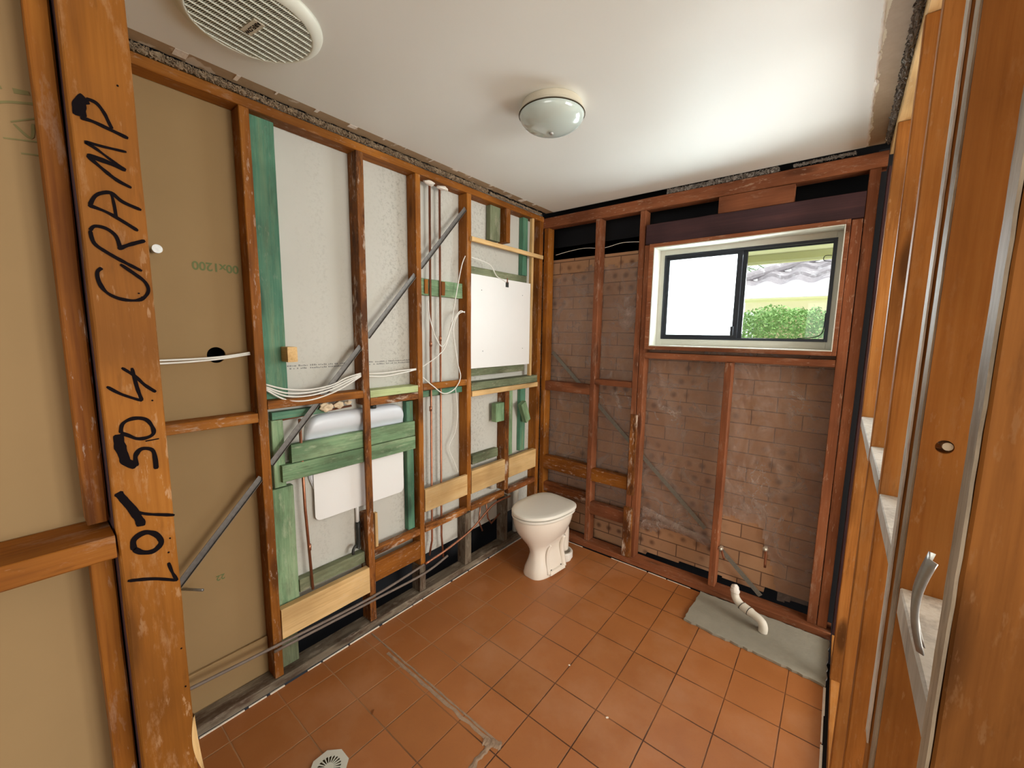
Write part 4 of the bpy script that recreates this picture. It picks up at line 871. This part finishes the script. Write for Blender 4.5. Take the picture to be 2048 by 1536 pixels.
scar(bm, (0.793, -1.505, 0), (0.800, -1.80, 0), 0.014, 0.0035, 5, 50)
tag(obj('mortar_scar', bm, M['mortar'], smooth=True), 'rough mortar line across the tiles turning a corner toward the doorway', 'mortar')
bm = bmesh.new(); scar(bm, (0.765, -1.535, 0), (0.83, -1.505, 0), 0.022, 0.006, 12, 20)
tag(obj('mortar_lump', bm, M['mortar'], smooth=True), 'thick mortar lump at the corner of the mortar line', 'mortar')
for lb, x, y, l, a in (('tiny pale chip lying on the tiles in the middle of the floor', 0.832, -1.02, 0.008, 0.3), ('tiny pale chip on the tiles right of the mortar corner', 1.085, -1.147, 0.010, 0.8), ('small dark splinter on the tiles near the drain', 0.34, -1.735, 0.020, 2.2)):
    bm = bmesh.new(); box(bm, -l / 2, l / 2, -0.0025, 0.0025, 0.0, 0.003); o = obj('debris_chip', bm, M['grout_edge'] if 'pale' in lb else M['lampbase'] if False else (M['grout_edge'] if 'pale' in lb else WO['rustx'])); o.location = (x, y, 0.0004); o.rotation_euler = (0, 0, a); tag(o, lb, 'debris')
# drain grate
dg = empty('floor_drain', (0.412, -1.955, 0), 'cream octagonal floor drain grate at the bottom edge', 'drain')
oc = [(0.412 + 0.066 * math.cos(PI / 8 + PI / 4 * k), -1.955 + 0.066 * math.sin(PI / 8 + PI / 4 * k)) for k in range(8)]
slots = []
for k in range(20):
    a = 2 * PI * k / 20; r0, r1, h0, h1 = 0.016, 0.041, 0.0012, 0.0042
    ca, sa = math.cos(a), math.sin(a)
    slots.append([(0.412 + r * ca - h * sa, -1.955 + r * sa + h * ca) for r, h in ((r0, -h0), (r1 * 0.93, -h1), (r1, -h1 * 0.4), (r1, h1 * 0.4), (r1 * 0.93, h1), (r0, h0))])
obj('grate', prism(oc, 'z', 0.0032, 0.0065, slots), M['lampbase'] if False else M['winwhite'], dg)
obj('dark_sump', prism([(0.412 + 0.064 * math.cos(PI / 8 + PI / 4 * k), -1.955 + 0.064 * math.sin(PI / 8 + PI / 4 * k)) for k in range(8)], 'z', 0.0004, 0.003), M['fandark'], dg)
# waste pipe on the patch
wp = empty('waste_pipe', (1.5, -0.2, 0.013), 'white plastic waste pipe bent up from the grey cement patch', 'pipe')
bm = bmesh.new(); tube(bm, [(1.500, -0.20, 0.0132), (1.500, -0.198, 0.040), (1.488, -0.194, 0.064), (1.455, -0.182, 0.076), (1.415, -0.166, 0.082), (1.385, -0.152, 0.088), (1.362, -0.142, 0.104), (1.352, -0.136, 0.125), (1.350, -0.134, 0.150)], 0.0205, 20, 5, radii=lambda t: 0.0215 if t < 0.25 else (0.0235 if 0.42 < t < 0.60 else 0.0205)); obj('pipe_body', bm, M['dirty_pvc'], wp, smooth=True)
for p, q in (((1.432, -0.173, 0.0795), (1.429, -0.1715, 0.080)), ((1.392, -0.155, 0.086), (1.390, -0.154, 0.087))):
    bm = bmesh.new(); tube(bm, [p, q], 0.0245, 20, 1); obj('joint_ring', bm, M['dark'], wp)
bm = bmesh.new(); tube(bm, [(1.351, -0.135, 0.140), (1.350, -0.134, 0.150), (1.347, -0.131, 0.166), (1.344, -0.128, 0.176)], 0.021, 18, 5, radii=lambda t: 0.0235 * (1 - 0.55 * t * t))
for v in bm.verts: v.co += Vector((noise.noise(v.co * 120), noise.noise(v.co * 120 + Vector((9, 0, 0))), noise.noise(v.co * 120 + Vector((0, 9, 0))))) * 0.004
obj('taped_end', bm, M['pvc'], wp, smooth=True)

# ---- toilet
TO = Vector((0.272, -0.432, 0)); TA = math.radians(-6.7)
t = empty('toilet', TO, 'cream toilet pan with closed lid standing near the corner', 'toilet'); t.rotation_euler = (0, 0, TA)
def tobj(name, bm2, mat, **k):
    o2 = obj(name, bm2, mat, None, **k); o2.parent = t; return o2
def dshape(Wd, Lf, Lb, wb, n=64, nf=2.1, nb=4.0, cx=0, cy=0):
    pts = []
    for k in range(n):
        a = 2 * PI * k / n; c, s = math.cos(a), math.sin(a)
        if s < 0: x = Wd / 2 * math.copysign(abs(c) ** (2 / nf), c); y = -Lf * abs(s) ** (2 / nf)
        else: x = math.copysign(abs(c) ** (2 / nb), c) * Wd / 2; y = Lb * abs(s) ** (2 / nb); x *= 1 - (1 - wb) * (y / Lb) ** 2
        pts.append((x + cx, y + cy))
    return pts
def loft(bm2, secs):
    rings = [[bm2.verts.new((p[0], p[1], z)) for p in pts] for z, pts in secs]; n = len(rings[0])
    for a, c in zip(rings, rings[1:]):
        for k in range(n): bm2.faces.new((a[k], a[(k + 1) % n], c[(k + 1) % n], c[k]))
    bm2.faces.new(rings[0][::-1]); bm2.faces.new(rings[-1])
bm = bmesh.new(); OX = 0.022
loft(bm, [(0.0005, dshape(0.176, 0.150, 0.130, 0.95, nf=2.9, nb=4, cx=OX, cy=-0.01)), (0.012, dshape(0.180, 0.152, 0.132, 0.95, nf=2.9, cx=OX, cy=-0.01)), (0.05, dshape(0.168, 0.146, 0.130, 0.95, nf=2.8, cx=OX, cy=-0.008)),
          (0.10, dshape(0.142, 0.132, 0.125, 0.95, nf=2.5, cx=OX, cy=-0.004)), (0.145, dshape(0.128, 0.126, 0.122, 0.95, nf=2.3, cx=OX * 0.9)), (0.175, dshape(0.136, 0.132, 0.125, 0.95, nf=2.2, cx=OX * 0.7)),
          (0.21, dshape(0.176, 0.152, 0.132, 0.92, nf=2.1, cx=OX * 0.5)), (0.25, dshape(0.232, 0.182, 0.142, 0.88, nf=2.1, cx=OX * 0.3)), (0.29, dshape(0.280, 0.208, 0.152, 0.86, nf=2.1, cx=0)),
          (0.33, dshape(0.310, 0.224, 0.160, 0.88)), (0.365, dshape(0.322, 0.230, 0.166, 0.9)), (0.384, dshape(0.324, 0.231, 0.168, 0.9)), (0.3875, dshape(0.316, 0.226, 0.164, 0.9))])
o = tobj('pan', bm, M['porcelain'], smooth=True)
# rear trap bulge and raised side panel
bm = bmesh.new(); tube(bm, [(0.03, 0.03, 0.10), (0.03, 0.06, 0.20), (0.02, 0.10, 0.27), (0.02, 0.145, 0.27), (0.02, 0.175, 0.22), (0.02, 0.180, 0.15), (0.02, 0.180, 0.07)], 0.045, 26, 7, radii=lambda q: 0.052 - 0.010 * q); tobj('trap_outlet', bm, M['porcelain'], smooth=True)
bm = bmesh.new(); lathe(bm, [(0.0, 0.0005), (0.056, 0.0005), (0.058, 0.015), (0.066, 0.020), (0.066, 0.056), (0.062, 0.062), (0.052, 0.062), (0.050, 0.035), (0.0, 0.035)], 0.028, 0.180, 36); tobj('pan_collar', bm, M['pvc'], smooth=False)
bm = bmesh.new()
loft(bm, [(0.012, [(0.09, -0.062), (0.128, -0.062), (0.128, 0.085), (0.09, 0.085)]), (0.030, [(0.09, -0.060), (0.125, -0.060), (0.125, 0.083), (0.09, 0.083)]), (0.038, [(0.088, -0.058), (0.118, -0.058), (0.118, 0.080), (0.088, 0.080)])])
tobj('foot_ledge', bm, M['porcelain'], smooth=False).modifiers.new('b', 'BEVEL').width = 0.004
for yy in (-0.040, 0.058):
    bm = bmesh.new(); tube(bm, [(0.108, yy, 0.034), (0.108, yy, 0.0415)], 0.0048, 12, 1); tobj('fixing_screw', bm, M['dark'], smooth=True)
for sx in (1,):
    bm = bmesh.new(); tube(bm, [(0.108, -0.066, 0.02), (0.092, -0.064, 0.09), (0.086, -0.055, 0.15), (0.094, -0.035, 0.20)], 0.010, 12, 6, radii=lambda q: 0.012 - 0.004 * q); tobj('side_rib', bm, M['porcelain'], smooth=True)
    bm = bmesh.new(); tube(bm, [(0.106, 0.090, 0.02), (0.094, 0.088, 0.09), (0.090, 0.082, 0.16), (0.104, 0.085, 0.23)], 0.012, 12, 6, radii=lambda q: 0.018 - 0.004 * q); tobj('side_rib', bm, M['porcelain'], smooth=True)
bm = bmesh.new(); loft(bm, [(0.3915, dshape(0.326, 0.234, 0.182, 0.93)), (0.3935, dshape(0.334, 0.240, 0.187, 0.93)), (0.404, dshape(0.334, 0.240, 0.187, 0.93)), (0.4065, dshape(0.328, 0.236, 0.184, 0.93))]); tobj('seat', bm, M['seat'])
bm = bmesh.new(); loft(bm, [(0.4110, dshape(0.324, 0.233, 0.192, 0.96)), (0.4135, dshape(0.335, 0.241, 0.196, 0.97)), (0.424, dshape(0.335, 0.241, 0.196, 0.97)), (0.4285, dshape(0.331, 0.238, 0.194, 0.97)), (0.431, dshape(0.318, 0.230, 0.188, 0.97)), (0.4325, dshape(0.26, 0.19, 0.15, 0.97))]); tobj('lid', bm, M['seat'])
for sx in (-1, 1):
    bm = bmesh.new(); tube(bm, [(sx * 0.075 - 0.022, 0.186, 0.402), (sx * 0.075 + 0.022, 0.186, 0.402)], 0.0095, 14, 1); tobj('hinge', bm, M['seat'], smooth=True)
for o in t.children:
    if o.name.split('.')[0] in ('seat', 'lid', 'pan'):
        for p in o.data.polygons: p.use_smooth = len(p.vertices) == 4
        md = o.modifiers.new('e', 'EDGE_SPLIT'); md.split_angle = math.radians(50)

# ================================================================= CEILING THINGS
LX, LY = 0.748, -1.152
cl = empty('ceiling_light', (LX, LY, 2.3985), 'round frosted glass ceiling light with cream rim', 'ceiling light')
bm = bmesh.new(); lathe(bm, [(0.0, 0), (0.114, 0), (0.116, -0.004), (0.120, -0.024), (0.124, -0.028), (0.124, -0.031), (0.115, -0.036), (0, -0.036)], LX, LY, 64, 2.3984); obj('rim', bm, M['lampbase'], cl, smooth=False).modifiers.new('e', 'BEVEL').width = 0.0006
bm = bmesh.new(); lathe(bm, [(0.1245, -0.0352), (0.1262, -0.0362), (0.1262, -0.0378), (0.1235, -0.0385)], LX, LY, 64, 2.3984); obj('dark_seam', bm, M['fandark'], cl, smooth=True)
bm = bmesh.new(); lathe(bm, [(0.1225 * math.cos(a), -0.0372 - 0.060 * math.sin(a)) for a in [PI / 2 * k / 18 for k in range(18)]] + [(0, -0.0972)], LX, LY, 64, 2.3984); obj('glass_dome', bm, M['dome'], cl, smooth=True)
bm = bmesh.new(); lathe(bm, [(0, 0.004), (0.007, 0.003), (0.009, -0.002), (0.006, -0.007), (0, -0.009)], LX, LY, 20, 2.301); obj('finial', bm, M['galv'], cl, smooth=True)
FXc, FYc, FR = 0.326, -2.027, 0.1495
fa = empty('exhaust_fan', (FXc, FYc, 2.3985), 'round off-white ceiling exhaust fan grille', 'exhaust fan')
bm = bmesh.new(); lathe(bm, [(FR, -0.016), (FR, -0.022), (FR + 0.004, -0.0235), (FR + 0.018, -0.016), (FR + 0.028, -0.008), (FR + 0.031, 0.0), (FR - 0.002, 0.0), (FR - 0.002, -0.016)], FXc, FYc, 96, 2.3984); obj('rim', bm, M['fan'], fa, smooth=True)
bm = bmesh.new(); lathe(bm, [(0, -0.004), (FR, -0.004), (FR, -0.006), (0, -0.006)], FXc, FYc, 48, 2.3984); obj('dark_interior', bm, M['fandark'], fa)
bm = bmesh.new(); ang = math.radians(8); ca, sa = math.cos(ang), math.sin(ang)
def gb(u0, u1, v0, v1, z0, z1):
    vs = []
    for u in (u0, u1):
        for v in (v0, v1):
            for z in (z0, z1): vs.append(bm.verts.new((FXc + u * ca - v * sa, FYc + u * sa + v * ca, z)))
    for f in ((0, 1, 3, 2), (4, 6, 7, 5), (0, 4, 5, 1), (2, 3, 7, 6), (0, 2, 6, 4), (1, 5, 7, 3)): bm.faces.new([vs[i] for i in f])
for k in range(-6, 7):
    u = k * 0.0232; h = math.sqrt(max(0, FR * FR - u * u))
    if h > 0.01:
        if k == 0: gb(u - 0.0010, u + 0.0010, -h, -0.016, 2.3745, 2.381); gb(u - 0.0010, u + 0.0010, 0.016, h, 2.3745, 2.381)
        else: gb(u - 0.0010, u + 0.0010, -h, h, 2.3745, 2.381)
ca, sa = math.cos(math.radians(20)), math.sin(math.radians(20))
for k in range(-27, 28):
    v = k * 0.0054; h = math.sqrt(max(0, FR * FR - v * v))
    gb(-h, h, v - 0.0009, v + 0.0009, 2.3768, 2.3782)
ca, sa = math.cos(ang), math.sin(ang); obj('grille', bm, M['fan'], fa)
bm = bmesh.new(); gb(-0.036, 0.036, -0.0145, 0.0145, 2.3738, 2.381); obj('name_plate', bm, M['lampbase'], fa)
text('name_lettering', 'AIRFLOW', (FXc, FYc, 2.3735), (PI, 0, ang + PI), 0.0165, M['marker'], fa)

# ================================================================= INSULATION
def fluff(name, label, pts, wd, hgt, count, mat, seed):
    rf = random.Random(seed); bm2 = bmesh.new(); P = [Vector(p) for p in pts]; tot = sum((b3 - a3).length for a3, b3 in zip(P, P[1:]))
    def at(t):
        l = t * tot
        for a3, b3 in zip(P, P[1:]):
            s = (b3 - a3).length
            if l <= s: return a3 + (b3 - a3) * (l / s)
            l -= s
        return P[-1]
    d = (P[-1] - P[0]).normalized(); n = Vector((-d.y, d.x, 0)); rows = []
    K = int(tot / 0.008)
    for k in range(K + 1):
        c = at(k / K); row = []
        for q in range(12):
            a3 = 2 * PI * q / 12; off = n * math.cos(a3) * wd * 0.5 + Vector((0, 0, math.sin(a3) * hgt * 0.5))
            k2 = 0.85 + 1.1 * noise.noise((c + off) * 70) + 0.7 * noise.noise((c + off) * 190); row.append(bm2.verts.new(c + off * k2))
        rows.append(row)
    for a3, b3 in zip(rows, rows[1:]):
        for q in range(12): bm2.faces.new((a3[q], a3[(q + 1) % 12], b3[(q + 1) % 12], b3[q]))
    for _ in range(count):
        c = at(rf.random()); a3 = rf.uniform(0, 2 * PI); p = c + n * math.cos(a3) * wd * 0.5 * rf.uniform(0.7, 1.15) + Vector((0, 0, math.sin(a3) * hgt * 0.5 * rf.uniform(0.7, 1.15)))
        dirv = Vector((rf.uniform(-1, 1), rf.uniform(-1, 1), rf.uniform(-1, 1))).normalized() * rf.uniform(0.005, 0.013)
        bend = Vector((rf.uniform(-1, 1), rf.uniform(-1, 1), rf.uniform(-1, 1))) * 0.005
        tube(bm2, [p - dirv * 0.5, p + bend, p + dirv * 0.5], rf.uniform(0.0009, 0.0022), 4, 2, cap=False)
    return tag(obj(name, bm2, M[mat]), label, 'insulation', kind='stuff')
fluff('loose_insulation', 'ragged grey brown insulation along the head of the left wall', [(-0.070, -2.38, 2.387), (-0.070, -1.5, 2.387), (-0.070, -0.62, 2.388)], 0.018, 0.016, 4200, 'fluff', 1)
fluff('loose_insulation', 'thin rusty insulation at the far head of the left wall', [(-0.072, -0.60, 2.387), (-0.072, -0.05, 2.386)], 0.012, 0.012, 350, 'fluff', 5)
fluff('loose_insulation', 'grey fluffy insulation band between ceiling and right wall', [(1.7665, -2.3, 2.394), (1.7665, -0.06, 2.394)], 0.018, 0.046, 2600, 'fluffgrey', 2)
fluff('loose_insulation', 'clump of insulation over the middle of the window wall plate', [(0.80, 0.012, 2.383), (1.36, 0.012, 2.384)], 0.018, 0.022, 900, 'fluffgrey', 3)
fluff('loose_insulation', 'small wisps of insulation at the right end of the window wall plate', [(1.42, 0.012, 2.385), (1.66, 0.012, 2.386)], 0.008, 0.012, 160, 'fluffgrey', 4)
# torn white bits on the left ceiling edge
rt = random.Random(31)
bm = bmesh.new()
for k in range(14):
    y = -2.1 + 2.0 * k / 14 + rt.uniform(-0.03, 0.03); l = rt.uniform(0.008, 0.05) if k % 4 else 0.10
    box(bm, rt.uniform(-0.045, -0.012), -0.001, y, y + l * 0.35, 2.3978, 2.3999)
tag(obj('torn_plaster', bm, M['plaster']), 'white torn plaster bits along the left ceiling edge', 'plaster', kind='stuff')
bm = bmesh.new(); rows = []
for k in range(150):
    y = -2.25 + 2.24 * k / 149; a = 1.692 + 0.004 * noise.noise(Vector((y * 30, 0, 0))); c = 1.699 + 0.012 * max(0, noise.noise(Vector((y * 16, 3, 0)))) + 0.004 * noise.noise(Vector((y * 60, 5, 0)))
    rows.append([bm.verts.new(q) for q in ((a, y, 2.3984), ((a + c) / 2, y, 2.3955 + 0.002 * noise.noise(Vector((y * 45, 1, 0)))), (max(c, a + 0.002), y, 2.3998))])
for a, c in zip(rows, rows[1:]):
    for q in range(2): bm.faces.new((a[q], a[q + 1], c[q + 1], c[q]))
tag(obj('flaking_paint', bm, M['plaster'], smooth=True), 'white flaking paint lip along the right ceiling edge', 'paint')

# ================================================================= OUTSIDE
bm = bmesh.new(); box(bm, -12, 14, 0.24, 20, -0.32, -0.3); tag(obj('ground', bm, M['grass']), 'grass of the garden outside', 'ground', kind='structure')
bm = bmesh.new(); box(bm, -4, 6, 0.24, 3.6, -0.30, -0.27); tag(obj('bounce_path', bm, M['bounce_path']), 'unseen pale concrete added to bounce light onto the eave', 'bounce_path', kind='structure')  # pale reflector added to bounce light up to the eave
ev = empty('roof_eave', (1, 0.5, 2.08), 'cream lining under our own roof eave above the window', 'eave', kind='structure')
bm = bmesh.new(); box(bm, -1.0, 3.0, 0.236, 0.80, 2.085, 2.095); obj('eave_lining', bm, M['eave'], ev)
bm = bmesh.new(); box(bm, -1.0, 3.0, 0.72, 0.80, 2.040, 2.084); obj('fascia_trim', bm, plain('olive_trim_paint', (0.52, 0.54, 0.26), 0.7), ev)
bm = bmesh.new(); box(bm, -1.0, 3.0, 0.801, 0.83, 2.035, 2.25); obj('fascia_board', bm, M['eave'], ev)
nh = empty('neighbour_house', (2.5, 3.5, -0.3), 'cream brick house next door with grey tiled hip roof', 'house')
bm = bmesh.new(); box(bm, 0.72, 8, 3.95, 4.15, -0.3, 2.12); obj('brick_wall', bm, M['nbrick'], nh)
bm = bmesh.new(); box(bm, 0.50, 8, 3.52, 3.95, 2.00, 2.03); obj('soffit', bm, M['eave'], nh)
bm = bmesh.new(); box(bm, 0.42, 8, 3.44, 3.52, 2.015, 2.150); obj('gutter', bm, M['gutter'], nh)
bm = bmesh.new(); box(bm, 0.60, 8, 3.935, 3.95, 1.865, 2.00); obj('frieze_board', bm, plain('cream_frieze_paint', (0.86, 0.82, 0.62), 0.7), nh)
bm = bmesh.new()
rows = []; NR_, pitch = 9, 0.33
for r_ in range(NR_):
    for e in (0, 1):
        d = (r_ + e) * pitch; row = []
        for q in range(0, 260):
            x = 0.36 + q * 0.030
            z = 2.150 + 0.42 * d + (0.040 * (1 - e)) + 0.024 * math.cos(2 * PI * x / 0.30)
            row.append(bm.verts.new((x, 3.42 + d, z)))
        rows.append((row, d, e))
for (r0, d0, e0), (r1, d1, e1) in zip(rows, rows[1:]):
    for q in range(259):
        x = 0.36 + q * 0.030
        if x - 0.40 < min(d0, d1) * 1.0: continue
        bm.faces.new((r0[q], r0[q + 1], r1[q + 1], r1[q]))
for v in [v for v in bm.verts if not v.link_faces]: bm.verts.remove(v)
obj('tiled_roof', bm, M['rooftile'], nh)
bm = bmesh.new(); tube(bm, [(0.38, 3.42, 2.20), (0.38 + 3.0, 6.42, 2.20 + 1.29)], 0.06, 10, 1); obj('hip_capping', bm, M['rooftile'], nh)
bm = bmesh.new(); rl = random.Random(9)
for _ in range(14000):
    a = rl.uniform(0, 2 * PI); rr_ = rl.random() ** 0.4; x = 1.28 + 0.85 * rr_ * math.cos(a); y = 2.1 + 0.34 * rr_ * math.sin(a)
    top = 1.80 - 0.20 * ((x - 1.22) / 0.62) ** 2 + 0.07 * noise.noise(Vector((x * 7, y * 5, 0)))
    z = top - abs(rl.gauss(0, 0.22)); p = Vector((x, y, z)); s = rl.uniform(0.010, 0.022)
    u = Vector((rl.uniform(-1, 1), rl.uniform(-1, 1), rl.uniform(-0.5, 1))).normalized(); v2 = u.cross(Vector((rl.uniform(-1, 1), rl.uniform(-1, 1), 1))).normalized()
    vs = [bm.verts.new(p + q) for q in (-u * s, v2 * s * 0.5 + Vector((0, 0, 0.002)), u * s, -v2 * s * 0.5)]; bm.faces.new(vs)
gs = empty('garden_shrub', (1.3, 2.1, -0.3), 'bright green leafy shrub outside the window', 'shrub')
obj('foliage', bm, M['leaf'], gs)
bm = bmesh.new()
for k in range(7): tube(bm, [(1.3, 2.1, -0.3), (1.3 + 0.1 * math.cos(k), 2.1 + 0.1 * math.sin(k), 0.5), (1.25 + 0.4 * math.cos(k), 2.1 + 0.2 * math.sin(k), 1.4)], 0.012, 6, 4)
obj('stems', bm, M['lampbase'], gs)
pt = empty('palm_tree', (-0.6, 8.0, -0.3), 'spiky green palm beyond the neighbour roof', 'tree')
bm = bmesh.new(); pcx, pcy, pcz = -0.75, 8.0, 3.05
for k in range(16):
    a = 2 * PI * k / 16 + rl.uniform(-0.2, 0.2); el = rl.uniform(0.1, 0.9); Lf = rl.uniform(0.9, 1.3); pts = []
    for q in range(9): s = q / 8; pts.append(Vector((pcx + math.cos(a) * Lf * s, pcy + math.sin(a) * Lf * s, pcz + el * Lf * s - 0.75 * s * s)))
    tube(bm, pts, 0.010, 5, 1)
    for q in range(2, 30):
        s = q / 30; i0 = min(7, int(s * 8)); p = pts[i0].lerp(pts[i0 + 1], s * 8 - i0); sd2 = Vector((-math.sin(a), math.cos(a), 0))
        for sg in (-1, 1):
            tip = p + sd2 * sg * 0.26 * (1 - s * 0.6) + Vector((math.cos(a), math.sin(a), -0.4 + rl.uniform(0, 1))) * 0.13; w2 = Vector((math.cos(a), math.sin(a), 0)) * 0.012
            bm.faces.new([bm.verts.new(c) for c in (p - w2, p + w2, tip)])
obj('fronds', bm, M['palm'], pt)
bm = bmesh.new(); tube(bm, [(-0.6, 8.0, -0.3), (-0.7, 8.0, 1.5), (-0.75, 8.0, 3.05)], 0.10, 12, 4); obj('trunk', bm, M['lampbase'], pt, smooth=True)
